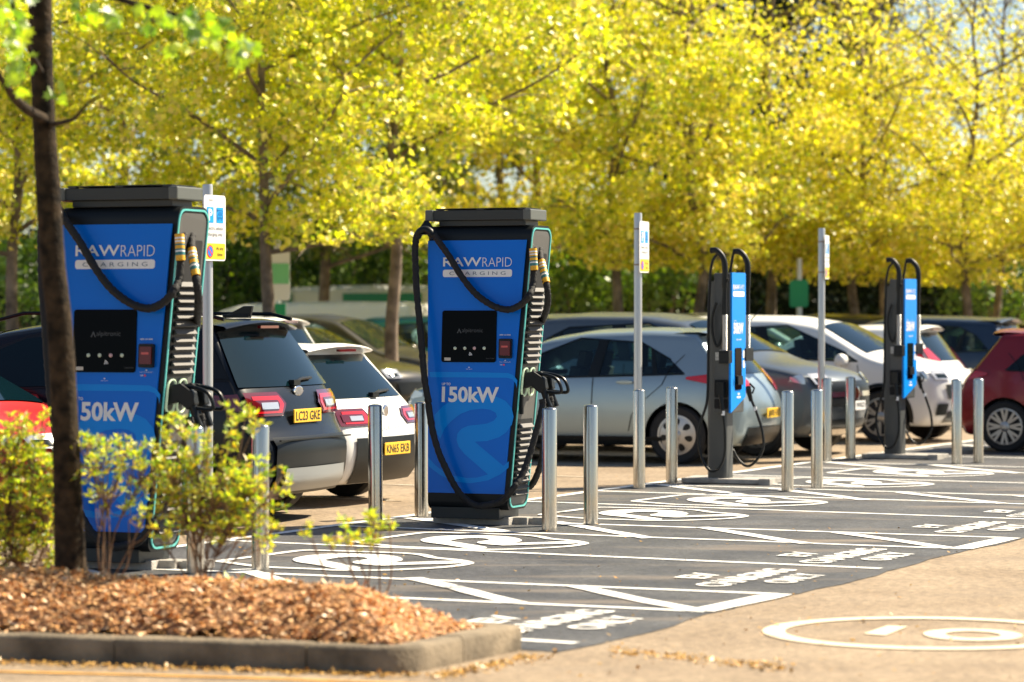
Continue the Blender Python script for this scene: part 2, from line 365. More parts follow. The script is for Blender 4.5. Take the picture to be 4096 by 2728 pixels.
# words EV CHARGING ONLY
TX = [(-9.82, 'white EV charging only lettering next to the kerb corner'), (-6.76, 'white EV charging only lettering left of the single bay line end'), (-4.84, 'white EV charging only lettering right of the single bay line end'),
      (-1.72, 'white EV charging only lettering by the right frame edge past the second hatched strip'), (.3, 'white EV charging only lettering farthest off at the right frame edge')]
for tc_, lab in TX:
    mb = MB(); z = .0105
    def mp(s0): return lambda x, y: ST(s0 - y, tc_ + x, z)
    text_fit(mb, 'CHARGING', mp(4.80), (-.70, .68, 0, .23), .03); text_fit(mb, 'EV', mp(4.48), (-.22, .16, 0, .22), .03); text_fit(mb, 'ONLY', mp(5.10), (-.30, .42, 0, .22), .03)
    tag(mb.build('painted_lettering', M_paintwhite), lab, 'road marking', 'EV charging only words painted at the bay ends')
# speed roundel on the road
mb = MB(); z = .006; rc = Vector((2.22, 15.94, z))
c = [rc + Vector((.82 * math.cos(a), .77 * math.sin(a), 0)) for a in [2 * math.pi * k / 64 for k in range(64)]]
ribbon(mb, c, .12, True)
mb.poly([Vector((*G(2950 + x * .4866, 2400 + y * .4866).xy, z)) for x, y in ((1040, 285), (1215, 298), (1400, 225), (1230, 218))][::-1])
oc = G(2950 + 1935 * .4866, 2400 + 293 * .4866)
mb.grid([[Vector((oc.x + rx * math.cos(a), oc.y + ry * math.sin(a), z)) for a in [2 * math.pi * k / 48 for k in range(49)]] for rx, ry in ((.26, .30), (.145, .175))])
tag(mb.build('painted_roundel', M_cream), 'cream ringed number 10 painted on the tan road', 'road marking')
# yellow kerbside line
mb = MB(); ribbon(mb, [Vector((*G(u, v).xy, .006)) for u, v in ((-500, 2676), (0, 2690), (550, 2703), (1100, 2719), (1700, 2742), (2300, 2775))], .045)
tag(mb.build('yellow_road_line', M_yellow), None, None, kind='structure')

# ------------------------------------------------------------------ bark bed with kerb
kp = [G(-900, 2606), G(-400, 2627), G(0, 2641), G(550, 2660), G(1100, 2680), G(1350, 2691), G(1500, 2697), G(1600, 2696), G(1670, 2689), G(1760, 2672), G(1900, 2641), G(2085, 2601)]
back = [Vector((.045 - .905 * k, 15.16 + .4254 * k, 0)) for k in (.0, .5, 1.2, 2, 3, 4, 5, 6)]
outer = [Vector((p.x, p.y, 0)) for p in kp] + back[1:]
def offset_in(pl, d):
    out = []
    for i in range(len(pl)):
        a = pl[max(i - 1, 0)]; b = pl[min(i + 1, len(pl) - 1)]
        t1 = (pl[i] - a).normalized() if i > 0 else (b - pl[i]).normalized(); t2 = (b - pl[i]).normalized() if i < len(pl) - 1 else t1
        n1 = Vector((-t1.y, t1.x, 0)); n2 = Vector((-t2.y, t2.x, 0)); n = (n1 + n2).normalized(); out.append(pl[i] + n * d / max(.5, n.dot(n1)))
    return out
dense = []
for i in range(len(outer) - 1):
    k = max(1, int((outer[i + 1] - outer[i]).length / .12))
    for j in range(k): dense.append(outer[i].lerp(outer[i + 1], j / k))
dense.append(outer[-1])
inn = offset_in(dense, .125); mid = offset_in(dense, .018)
mb = MB(); KH = .13
def zz(p, h): return Vector((p.x, p.y, h + .006 * noise.noise(p * 5)))
rows = [[Vector((p.x, p.y, -.02)) for p in dense], [zz(p, KH - .02) for p in dense], [zz(p, KH) for p in mid], [zz(p, KH) for p in inn], [Vector((p.x, p.y, 0)) for p in inn]]
for i0 in range(0, len(dense) - 1, 7):
    i1 = min(i0 + 7, len(dense) - 1); ch = [r[i0:i1 + 1] for r in rows]; dz_ = Vector((0, 0, random.uniform(-.003, .003)))
    ch = [[ch_r[0].lerp(ch_r[1], .025)] + ch_r[1:-1] + [ch_r[-1].lerp(ch_r[-2], .025)] for ch_r in ch] if i1 - i0 > 1 else ch
    ch = [[p + dz_ for p in r] for r in ch]; mb.grid(ch); mb.poly([r[0] for r in ch]); mb.poly([r[-1] for r in ch][::-1])
tag(mb.build('kerb', M_kerb, smooth=50), None, None, kind='structure')
def dist_edge(x, y):
    best = 9e9
    for i in range(len(inn) - 1):
        ax, ay = inn[i].x, inn[i].y; bx, by = inn[i + 1].x, inn[i + 1].y; dx, dy = bx - ax, by - ay
        t = max(0, min(1, ((x - ax) * dx + (y - ay) * dy) / (dx * dx + dy * dy + 1e-12))); best = min(best, (x - ax - t * dx) ** 2 + (y - ay - t * dy) ** 2)
    return math.sqrt(best)
def inside(x, y):
    r = False; j = len(inn) - 1
    for i in range(len(inn)):
        if (inn[i].y > y) != (inn[j].y > y) and x < (inn[j].x - inn[i].x) * (y - inn[i].y) / (inn[j].y - inn[i].y) + inn[i].x: r = not r
        j = i
    return r
def bedz(x, y):
    d = dist_edge(x, y); h = .10 + .33 * (1 - math.exp(-d / .38)) * min(1, .45 + max(0, -x) * .8)
    return h + .025 * noise.noise(Vector((x * 2.5, y * 2.5, 0))) + .008 * noise.noise(Vector((x * 14, y * 14, 3)))
mb = MB(); N = 90; xs = [-5.2 + 5.35 * i / N for i in range(N + 1)]; vid = {}
gx = [(i, j) for i in range(N + 1) for j in range(61)]
for i, j in gx:
    x = xs[i]; y = 13.9 + 4.6 * j / 60
    if inside(x, y): vid[(i, j)] = len(mb.v); mb.v.append((x, y, bedz(x, y)))
for i in range(N):
    for j in range(60):
        q = [(i, j), (i + 1, j), (i + 1, j + 1), (i, j + 1)]
        if all(k in vid for k in q): mb.f.append(tuple(vid[k] for k in q)); mb.mi.append(0)
mb.poly([Vector((p.x, p.y, .10)) for p in inn])
tag(mb.build('bark_bed_ground', M_soil, smooth=80), None, None, kind='structure')
rg = np.random.default_rng(5); cen = []; 
while len(cen) < 21000:
    x = -4.2 + 4.3 * rg.random(); y = 13.9 + 3.2 * rg.random()
    if inside(x, y) and y < 14.2 + 1.7 - .30 * (x + .6): cen.append((x, y, bedz(x, y) + .012 * rg.random()))
cen = np.array(cen); dr = rg.normal(size=cen.shape) * np.array([1, 1, .28])
o = leaf_object('bark_mulch', cen, .038, M_chip, None, .45, .12, 9, dr, .05, flat=3.6); tag(o, 'orange brown bark chippings heaped in the kerbed bed', 'bark mulch', kind='stuff')
cen = []
for _ in range(700):
    u = rg.uniform(-100, 1650); p = G(u, 2650 + 50 * min(1, max(0, u) / 1500)); cen.append((p.x + rg.normal() * .03, p.y - abs(rg.normal()) * .06, .012))
for _ in range(420):
    k = rg.random(); p = G(1700 + 420 * k, 2705 - 85 * k); cen.append((p.x + abs(rg.normal()) * .07, p.y - abs(rg.normal()) * .09, .012))
for _ in range(420):
    k = rg.random(); p = G(2440 + 700 * k, 2606 + 68 * k + rg.normal() * 9); cen.append((p.x, p.y, .008))
for _ in range(90):
    p = G(rg.uniform(1900, 4096), rg.uniform(2450, 2728)); cen.append((p.x, p.y, .01))
for _ in range(260):
    p = G(rg.uniform(900, 4096), rg.uniform(1900, 2560)); cen.append((p.x, p.y, .014))
cen = np.array(cen); dr = rg.normal(size=cen.shape) * np.array([1, 1, .25])
o = leaf_object('leaf_litter_debris', cen, .026, M_moss, None, .6, .2, 10, dr, .05, flat=2.5); tag(o, 'orange moss and dry scraps strewn along the kerb and road', 'debris', kind='stuff')

# ================================================================== BOLLARDS
def bollard_mesh():
    mb = MB(); prof = [(.0588, -.05), (.0588, .957), (.0575, .962), (.052, .968), (.035, .974), (.015, .977)]; mb.lathe(prof, 40); return mb.mesh('bollard', M_steel, 40)
bm_ = bollard_mesh()
mbase = MB(); mbase.lathe([(.085, 0), (.083, .007), (.062, .010)], 28); base_me = mbase.mesh('base', mat('bollard_grout', (.07, .068, .065), .95, bump=.6), None)
BL = [((783, 2297), 'steel bollard half hidden by the shrub, left of the other one there'), ((1041, 2284), 'steel bollard between the shrub and the dark SUV bumper'),
      ((1503, 2097), 'steel bollard in front of the white hatchback number plate'), ((1686, 2070.5), 'steel bollard touching the left edge of the tall charger without bark near it'),
      ((2197, 2126), 'steel bollard overlapping the right cables of the central tall charger'), ((2363, 2100), 'steel bollard standing in front of the silver hatchback front door'),
      ((2557, 1956), 'steel bollard directly in front of the nearer grey sign post'), ((2686.6, 1934), 'steel bollard in front of the silver hatchback rear wheel'),
      ((3150, 1968), 'steel bollard right of the nearer slim charger, before the dark SUV wheel'), ((3268, 1956), 'steel bollard in front of the dark SUV headlight'),
      ((3307, 1848), 'steel bollard at the foot of the farthest sign post'), ((3402, 1837), 'steel bollard in front of the dark SUV grille'),
      ((3827.5, 1858), 'steel bollard between the white SUV nose and the maroon car'), ((3914, 1853), 'steel bollard in front of the maroon car tail')]
for i, (p, lab) in enumerate(BL):
    t = thing('bollard', lab, 'bollard', G(*p), random.uniform(0, 6), 'brushed steel bollards guarding the chargers')
    t.rotation_euler = (random.uniform(-.006, .006), random.uniform(-.006, .006), i * 1.3)
    for nm, me in (('tube', bm_), ('base', base_me)):
        o = bpy.data.objects.new(nm, me); C.objects.link(o); o.parent = t

# ================================================================== SIGN POSTS
SB = mat('sign_blue', (.01, .35, .80), .4); SY = mat('sign_yellow', (.85, .62, .03), .4); SR = mat('sign_red', (.75, .05, .08), .4); SNB = mat('sign_dark_blue', (.01, .06, .35), .4); SD = mat('sign_mid_blue', (.02, .2, .75), .4)
def sign_post(loc, yaw, lab):
    t = thing('sign_post', lab, 'sign', loc, 0, 'grey posts with charging bay signs')
    mb = MB(); mb.lathe([(.040, -.05), (.040, 2.70), (.036, 2.715)], 28); mb.build('post', M_pole, t, 40)
    # sign plane: local x along width, normal outwards; yaw sets direction of normal
    nx = Vector((math.cos(yaw), math.sin(yaw), 0)); wx = Vector((-nx.y, nx.x, 0)); c = nx * .062
    W2 = .155; z0, z1 = 2.12, 2.63
    def mp(off): return lambda x, y: c + nx * off + wx * x + Vector((0, 0, y))
    mb = MB(); m0 = mp(0); mb.prism([m0(x, y) for x, y in rrect(-W2, W2, z0, z1, .03)], nx * .004)
    plate = mb.build('sign_plate', M_white, t)
    mb = MB(); q = mp(.006)
    mb.poly([q(x, y) for x, y in rrect(-W2 + .018, W2 - .012, z0 + .014, z0 + .135, .008)])
    mb.build('yellow_panel', SY, plate)
    mb = MB()
    for a, b in ((-.115, -.02), (.022, .117)): mb.poly([q(x, y) for x, y in ((a, 2.415), (b, 2.415), (b, 2.535), (a, 2.535))])
    mb.build('blue_panel', SB, plate)
    mb = MB(); q2 = mp(.008); text_fit(mb, 'P', q2, (-.096, -.040, 2.43, 2.522), .045); mb.build('lettering', M_white, plate)
    mb = MB(); q3 = mp(.0085)
    text_fit(mb, 'Electric vehicle', q2, (-.112, .112, 2.36, 2.388), .002); text_fit(mb, 'charging only', q2, (-.105, .105, 2.306, 2.340), .002)
    text_fit(mb, 'At any', q2, (.015, .115, 2.196, 2.232), .004); text_fit(mb, 'time', q2, (.03, .105, 2.158, 2.184), .004)
    text_fit(mb, 'RAW', q2, (-.085, -.03, 2.582, 2.598), .0); mb.build('lettering', M_ink, plate)
    mb = MB(); cc = (-.072, 2.192)
    mb.poly([q2(cc[0] + .044 * math.cos(a), cc[1] + .048 * math.sin(a)) for a in [2 * math.pi * k / 28 for k in range(28)]], 0)
    mb.poly([q3(cc[0] + .034 * math.cos(a), cc[1] + .038 * math.sin(a)) for a in [2 * math.pi * k / 28 for k in range(28)]], 1)
    q4 = mp(.0095); mb.poly([q4(cc[0] + x, cc[1] + y) for x, y in ((-.028, .022), (-.020, .030), (.028, -.022), (.020, -.030))], 0)
    mb.build('no_waiting_symbol', [SR, SD], plate)
    # car symbol: outline strokes
    mb = MB()
    def st2(pts, wd=.0035):
        pts = [Vector((x, y, 0)) for x, y in pts]
        for i in range(len(pts) - 1):
            a, b = pts[i], pts[i + 1]; n = Vector((-(b - a).y, (b - a).x, 0)).normalized() * wd / 2
            mb.poly([q2(*(a + n).xy), q2(*(b + n).xy), q2(*(b - n).xy), q2(*(a - n).xy)])
    st2([(.034, 2.455), (.034, 2.472), (.045, 2.48), (.053, 2.495), (.087, 2.495), (.095, 2.48), (.106, 2.472), (.106, 2.455), (.034, 2.455)])
    st2([(.07, 2.455), (.07, 2.495)]); st2([(.045, 2.478), (.095, 2.478)])
    for cx in (.047, .093): st2([(cx + .010 * math.cos(a), 2.447 + .010 * math.sin(a)) for a in [2 * math.pi * k / 10 for k in range(11)]])
    st2([(.035, 2.512), (.104, 2.512), (.104, 2.485)]); st2([(.030, 2.506), (.042, 2.506), (.042, 2.518), (.030, 2.518), (.030, 2.506)])
    mb.build('car_symbol', SNB, plate)
    mb = MB()
    for zc in (2.20, 2.555):
        mb.lathe([(.0425, zc - .008), (.0425, zc + .008)], 20); mb.box(nx * .05 + Vector((0, 0, zc)), (.03, .03, .016), Matrix.Rotation(yaw, 3, 'Z'))
    mb.build('clip', mat('clip_metal', (.30, .22, .17), .4, .6), t)
sign_post(P(831, 1260, 23.2).xy.to_3d(), R(-27), 'grey sign post left of the group, right beside the nearest tall charger')
sign_post(P(2552, 1260, 29.7).xy.to_3d(), R(-20), 'grey sign post standing in front of the silver hatchback')
sign_post(P(3286, 1260, 34.9).xy.to_3d(), R(-15), 'grey sign post between the two slim chargers')

# ================================================================== TALL CHARGERS
YC = 24.2; CL = Vector((-.27, YC, 0)); CYAW = R(-22)
def tall_charger():
    t = thing('tall_charger', 'tall blue rapid charger in the centre, clear of the shrub and tree', 'charging station', CL, CYAW, 'tall blue rapid chargers')
    Mi = (Matrix.Translation(CL) @ Matrix.Rotation(CYAW, 4, 'Z')).inverted()
    ZT, ZB, LEAN, DEP = 2.31, .25, .12, .43
    def fx(z): k = (ZT - z) / (ZT - ZB); return -.448 + .05 * k, .448 - .14 * k
    def fy(z): return -LEAN * (ZT - z) / (ZT - ZB)
    pn = (Vector((1, 0, 0)).cross(Vector((0, LEAN, ZT - ZB)))).normalized()   # front normal (points -y)
    camL = Mi @ Vector((0, 0, CAMH))
    def rl(u, v): return (Mi.to_3x3() @ ray(u, v))
    def pp(u, v, off=0.0):
        d = rl(u, v); p0 = Vector((0, fy(ZT), ZT)) + pn * off; k = (p0 - camL).dot(pn) / d.dot(pn); return camL + d * k
    kx = -.14 / (ZT - ZB); sn = Vector((1, 0, kx)).normalized()
    def sp(u, v, off=0.0):
        d = rl(u, v); p0 = Vector((.448, 0, ZT)) + sn * off; k = (p0 - camL).dot(sn) / d.dot(sn); return camL + d * k
    c3 = lambda x, y: (1550 + .574 * x, 750 + .574 * y)
    c4 = lambda x, y: (1400 + .5102 * x, 1500 + .5102 * y)
    # body: rounded side profile swept across with taper
    prof = []
    def arc(cy, cz, r, a0, a1, n=6):
        for k in range(n + 1):
            a = R(a0 + (a1 - a0) * k / n); prof.append((cy + r * math.cos(a), cz + r * math.sin(a)))
    zt, zb = 2.425, .128
    arc(.02 + .09, zt - .09, .09, 180, 90); arc(DEP - .06, zt - .09, .09, 90, 0); arc(DEP - .07, zb + .07, .07, 0, -90); arc(.07, zb + .07, .07, 270, 180)
    prof = [(y + fy(z) - (.0 if z > 1 else 0), z) for y, z in prof]
    def X(z, s, pad=0): z = max(ZB - .1, min(ZT + .03, z)); return fx(z)[s] + pad
    mb = MB(); n = len(prof)
    L = [Vector((X(z, 0), y, z)) for y, z in prof]; Rr = [Vector((X(z, 1), y, z)) for y, z in prof]
    mb.add(L + Rr, [tuple(range(n)), tuple(range(n, 2 * n))[::-1]] + [(i, i + n, (i + 1) % n + n, (i + 1) % n) for i in range(n)])
    body = mb.build('body', M_black, t, 35)
    # front panel (blue), proud 6 mm
    off = .006
    q = lambda u, v, o=off: pp(u, v, o)
    mb = MB(); zt_, zb_ = ZT - .005, ZB + .01
    def PX(x, z, o): return Vector((x, fy(z), z)) + pn * o
    crn = [PX(fx(zb_)[0] + .003, zb_, off), PX(fx(zb_)[1] - .035, zb_, off), PX(fx(zt_)[1] - .028, zt_, off), PX(fx(zt_)[0] + .003, zt_, off)]
    mb.prism([p for p in crn], -pn * .012); panel = mb.build('front_panel', M_blue, t)
    # lighter graphic on the panel
    s5 = .26786; c5 = lambda x, y: (1680 + s5 * x, 1600 + s5 * y)
    GP = [(215, 225), (350, 85), (520, -20), (700, -75), (950, -80), (1150, -45), (1270, 10), (1370, 120), (1398, 250), (1370, 370), (1290, 480), (1180, 555), (1000, 612), (815, 622), (1245, 985), (1328, 915), (1322, 1010), (1200, 1110), (1015, 1200), (750, 1243), (500, 1215), (300, 1120), (125, 985), (118, 850), (230, 975), (350, 1065), (500, 1130), (700, 1165), (850, 1160), (1015, 1112), (660, 800), (580, 700), (545, 600), (560, 500), (620, 430), (720, 385), (850, 372), (1000, 352), (1100, 310), (1150, 250), (1130, 190), (1050, 145), (930, 128), (750, 150), (600, 210), (470, 310), (370, 420), (300, 580), (240, 480)]
    mb = MB(); mb.poly([q(*c5(x, y), off + .0015) for x, y in GP])
    BPx = [(292, 1285), (600, 1287), (840, 1293), (880, 1310), (905, 1345), (900, 1400), (895, 1370), (870, 1335), (830, 1325), (300, 1322)]
    mb.poly([q(*c3(x, y), off + .0015) for x, y in BPx]); mb.build('swirl_graphic', M_blue2, panel)
    def box3(x0, x1, y0, y1): a = q(*c3(x0, y1)); b = q(*c3(x1, y0)); return (a.x, b.x, a.z, b.z)
    def on(o): return lambda x, z: PX(x, z, o)
    mb = MB()
    text_fit(mb, 'RAW', on(off + .003), box3(388, 656, 486, 551), .012); text_fit(mb, 'RAPID', on(off + .003), box3(662, 868, 487, 552), -.016)
    bx = box3(386, 869, 570, 625); mb.poly([PX(x, z, off + .002) for x, z in rrect(*bx, .018)])
    text_fit(mb, 'UP TO', on(off + .003), box3(380, 440, 1361, 1378), .02); text_fit(mb, '150kW', on(off + .003), box3(378, 778, 1390, 1496), .032)
    text_fit(mb, '0808 164 4968', on(off + .003), box3(783, 858, 1023, 1032), .02)
    text_fit(mb, 'RFID Payment', on(off + .003), box3(548, 590, 1263, 1270), .0); text_fit(mb, 'Debit / Credit Card Payment', on(off + .003), box3(782, 860, 1214, 1221), .0)
    text_fit(mb, 'VISA', on(off + .003), box3(784, 802, 1231, 1240), .02)
    for cx, cy in ((568, 1252), (820, 1204)): mb.poly([q(*c3(cx + a, cy + b), off + .003) for a, b in ((-7, 4), (7, 4), (0, -4))])
    mb.build('lettering', M_white, panel)
    mb = MB(); text_fit(mb, 'C H A R G I N G', on(off + .004), box3(432, 824, 585, 611), -.006); mb.build('lettering', mat('slate_ink', (.10, .16, .22), .5), panel)
    # screen
    mb = MB(); bx = box3(377, 764, 858, 1217); mb.prism([PX(x, z, off) for x, z in rrect(*bx, .02)], pn * .008); scr = mb.build('screen', M_screen, t, None)
    mb = MB(); o2 = off + .0095
    text_fit(mb, 'alpitronic', on(o2), box3(522, 668, 982, 1018), .0); mb.poly([q(*c3(x, y), o2) for x, y in ((483, 1015), (500, 980), (516, 1015), (508, 1015), (499, 995), (491, 1015))]); text_fit(mb, 'hypercharger', on(o2), box3(690, 748, 1186, 1198), .0)
    mb.build('lettering', mat('dim_screen_ink', (.055, .06, .065), .5), scr)
    mb = MB()
    for k, r_ in enumerate((10, 18, 26)):
        pts = [(564 + r_ * math.cos(a), 1172 + r_ * math.sin(a)) for a in [R(-75 + 70 * j / 6) for j in range(7)]]
        pts2 = [(564 + (r_ - 4) * math.cos(a), 1172 + (r_ - 4) * math.sin(a)) for a in [R(-75 + 70 * j / 6) for j in range(7)]]
        mb.poly([q(*c3(x, y), o2) for x, y in pts + pts2[::-1]])
    mb.build('contactless_symbol', M_white, scr)
    mb = MB(); bb = box3(399, 443, 1186, 1206); mb.poly([PX(x, z, o2) for x, z in rrect(*bb, .002)]); mb.build('sticker', mat('sticker_cream', (.6, .55, .48), .5), scr)
    for k, cx in enumerate((471, 539, 606, 674)):
        c = q(*c3(cx, 1120), off + .008); mb = MB()
        Mx = Matrix.Translation(c) @ pn.to_track_quat('Z', 'Y').to_matrix().to_4x4()
        mb.lathe([(.0135, 0), (.0135, .004), (.008, .007)], 14, Mx); mb.build('button', mat('button_pale', (.55, .62, .48), .3) if k != 2 else mat('button_pink', (.6, .38, .38), .3), scr)
    # card reader
    mb = MB(); bx = box3(782, 873, 1055, 1191); mb.prism([PX(x, z, off) for x, z in rrect(*bx, .012)], pn * .03); rd = mb.build('card_reader', M_black, t)
    mb = MB(); bx = box3(794, 866, 1072, 1172); mb.prism([PX(x, z, off + .030) for x, z in rrect(*bx, .008)], pn * .012); mb.build('reader_face', mat('reader_red', (.12, .006, .01), .3), rd)
    mb = MB(); bx = box3(806, 852, 1104, 1117); mb.poly([PX(x, z, off + .0435) for x, z in rrect(*bx, .002)]); mb.build('reader_slot', mat('reader_slot_red', (.6, .10, .09), .4), rd)
    mb = MB(); bx = box3(806, 818, 1230, 1242); mb.poly([PX(x, z, off + .003) for x, z in rrect(*bx, .005)]); mb.build('card_logo', SR, panel)
    # roof frame (cable bar)
    mb = MB(); a = .0
    zc0, zc1 = 2.470, 2.552
    mb.box((-.02, .20, (zc0 + zc1) / 2), (.82, .33, zc1 - zc0)); mb.box((0, .21, 2.447), (.76, .28, .046))
    mb.build('roof_frame', M_graph, t, None, .004)
    for sx in (-1, 1): mb = MB(); mb.box((sx * .43 - .02, .20, (zc0 + zc1) / 2), (.07, .36, zc1 - zc0 + .008)); mb.build('roof_end_cap', mat('end_cap_grey', (.10, .11, .10), .45), t, None, .01)
    mb = MB(); mb.box((-.0, .20, zc1 + .013), (.80, .34, .005))
    for k in (-.36, 0, .36): mb.box((k, .05, zc1 + .006), (.06, .04, .010))
    mb.build('roof_plate', M_graph, t)
    # side face
    def side(y, z, o=0.0): k = (ZT - z) / (ZT - ZB); zc = max(ZB - .1, min(ZT + .03, z)); return Vector((fx(zc)[1] + o, y + fy(z), z))
    def rr_side(o, ins, r):
        pts = []
        for cy, cz, a0, a1 in ((ins + r, 2.425 - ins - r, 180, 90), (DEP + .03 - ins - r, 2.425 - ins - r, 90, 0), (DEP - ins - r, .128 + ins + r, 0, -90), (ins + r, .128 + ins + r, 270, 180)):
            for k in range(7): an = R(a0 + (a1 - a0) * k / 6); pts.append((cy + r * math.cos(an), cz + r * math.sin(an)))
        return [side(y, z, o) for y, z in pts]
    mb = MB(); mb.poly(rr_side(.004, .045, .07)[::-1]); sface = mb.build('side_panel', M_side, t)
    oA, oB = rr_side(.004, .018, .085), rr_side(.004, .031, .075); iA, iB = rr_side(.012, .018, .085), rr_side(.012, .031, .075)
    mb = MB(); n = len(oA)
    mb.add(oA + oB + iA + iB, [f for i in range(n) for f in ((2 * n + i, 2 * n + (i + 1) % n, 3 * n + (i + 1) % n, 3 * n + i), (i, (i + 1) % n, 2 * n + (i + 1) % n, 2 * n + i), (n + (i + 1) % n, n + i, 3 * n + i, 3 * n + (i + 1) % n))])
    mb.build('light_strip', M_teal, t)
    mb = MB(); mb.poly([side(y, z, .008) for y, z in rrect(.09, DEP - .05, 1.60, 2.20, .02)][::-1]); mb.build('cable_recess', mat('recess_black', (.004, .004, .005), .8), sface)
    def louvers(za, zb, n, y0, y1):
        mb = MB(); mb.poly([side(y, z, .0075) for y, z in rrect(y0, y1, za - .01, zb + .03, .015)][::-1], 1)
        p = (zb - za) / n
        for k in range(n):
            z0 = za + k * p + .012; z1 = z0 + p * .60
            a0, a1 = side(y0 + .015, z0, .045), side(y1 - .03, z0, .045); b0, b1 = side(y0 + .03, z1, .010), side(y1 - .015, z1, .010)
            c0, c1 = side(y0 + .03, z0 - .008, .009), side(y1 - .015, z0 - .008, .009)
            mb.add([a0, a1, b1, b0], [(0, 1, 2, 3)], 0); mb.add([a0, a1, c1, c0], [(3, 2, 1, 0)], 0); mb.add([a0, b0, c0], [(0, 1, 2)], 0); mb.add([a1, c1, b1], [(0, 1, 2)], 0)
        mb.build('louvre_grille', [mat('louvre_grey', (.105, .10, .095), .55), M_black], sface)
    louvers(1.30, 1.93, 12, .055, .385); louvers(.24, .83, 12, .055, .37)
    mb = MB(); mb.box(side(.07, .98, .02), (.03, .035, .16)); mb.build('door_lock', M_black, sface, None, .008)
    # plinth
    mb = MB(); mb.box((-.075, .10, .10), (.60, .42, .09)); mb.build('steel_base', M_graph, t, None, .004)
    mb = MB(); mb.box((-.06, .06, .03), (.66, .16, .075)); mb.box((.30, .13, .028), (.16, .10, .07), Matrix.Rotation(R(8), 3, 'Z')); mb.box((.02, .24, .025), (.98, .19, .06)); mb.box((.48, .25, .026), (.12, .22, .07), Matrix.Rotation(R(-6), 3, 'Z'))
    mb.build('concrete_plinth', M_conc, t, None, .008)
    # cable bracket at the left end of the roof bar
    mb = MB(); cb = pp(*c3(270, 262), .10)
    mb.add([pp(*c3(258, 230), .07), pp(*c3(285, 230), .07), pp(*c3(345, 315), .11), pp(*c3(310, 330), .13), pp(*c3(215, 325), .13), pp(*c3(190, 330), .11),
            pp(*c3(258, 230), .03), pp(*c3(285, 230), .03), pp(*c3(345, 315), .05), pp(*c3(310, 330), .05), pp(*c3(215, 325), .05), pp(*c3(190, 330), .05)],
           [(0, 1, 2, 3, 4, 5), (11, 10, 9, 8, 7, 6)] + [(i, (i + 1) % 6 + 0, (i + 1) % 6 + 6, i + 6) for i in range(6)])
    hk = spline([pp(*c3(205, 345), .09), pp(*c3(225, 312), .10), pp(*c3(258, 296), .10), pp(*c3(290, 305), .10), pp(*c3(325, 345), .09)], 5); mb.tube(hk, .034, 10)
    mb.build('cable_bracket', M_black, t, 40)
    def cable(pts, r=.027, name='charging_cable', wr=.003):
        s_ = spline(pts, 9); rad = [r + wr * math.sin(i * 2.1) * math.sin(i * .37) + wr * .7 * noise.noise(Vector((i * .5, r * 99, 0))) for i in range(len(s_))]
        mb = MB(); mb.tube(s_, rad, 12); return mb.build(name, M_cloth, t, 60)
    up = [pp(*c3(200, 345), .10), pp(*c3(192, 440), .11), pp(*c3(196, 560), .12), pp(*c3(204, 740), .13), pp(*c3(222, 920), .14), pp(*c3(240, 1130), .15), pp(*c3(258, 1330), .16), pp(*c3(285, 1490), .16)] + \
         [pp(*c4(x, y), o) for x, y, o in ((610, 190, .15), (640, 400, .14), (690, 590, .13), (745, 720, .12), (810, 850, .11), (880, 950, .10), (980, 1020, .10), (1080, 1020, .10), (1190, 985, .10))]
    rt = [sp(*c4(x, y), o) for x, y, o in ((1270, 900, .10), (1340, 800, .14), (1400, 650, .17), (1450, 480, .20), (1490, 330, .22), (1510, 230, .22), (1505, 190, .21))]
    cable(up + rt)
    cable([pp(*c3(325, 330), .10), pp(*c3(370, 395), .09), pp(*c3(430, 480), .08), pp(*c3(510, 610), .075), pp(*c3(590, 715), .07), pp(*c3(670, 785), .07), pp(*c3(760, 835), .07), pp(*c3(850, 850), .07), pp(*c3(930, 815), .07), pp(*c3(985, 755), .07),
           sp(*c3(1012, 690), .06), sp(*c3(1020, 600), .05), sp(*c3(1022, 500), .03), sp(*c3(1030, 430), .0)])
    cable([sp(*c3(1062, 430), .0), sp(*c3(1070, 520), .05), sp(*c3(1095, 620), .12), sp(*c3(1112, 700), .16), sp(*c3(1118, 780), .16), sp(*c3(1108, 850), .12), sp(*c3(1085, 915), .04), sp(*c3(1065, 960), -.05)])
    cable([sp(*c4(1405, 880), .0), sp(*c4(1450, 820), .06), sp(*c4(1500, 680), .14), sp(*c4(1530, 480), .2), sp(*c4(1560, 330), .24), sp(*c4(1575, 220), .24), sp(*c4(1565, 170), .23)])
    # printed tags wrapped round the cables
    TG = [mat('tag_orange', (.75, .40, .02), .5), M_white, mat('tag_teal', (.03, .18, .19), .5)]
    def tagsleeve(a, b, r):
        mb = MB(); a = Vector(a); b = Vector(b); N = 12; cols = [0, 0, 1, 0, 1, 0, 2, 0, 0, 2, 1, 2, 2, 0, 0, 0]; N = 16
        for k in range(N):
            p, q_ = a.lerp(b, k / N), a.lerp(b, (k + 1) / N); mb.tube([p, q_], r, 12, cols[k], k in (0, N - 1))
        mb.build('cable_tag', TG, t, 40)
    tagsleeve(sp(*c3(1014, 425), .035), sp(*c3(1022, 575), .062), .032); tagsleeve(sp(*c3(1072, 510), .06), sp(*c3(1108, 665), .15), .031)
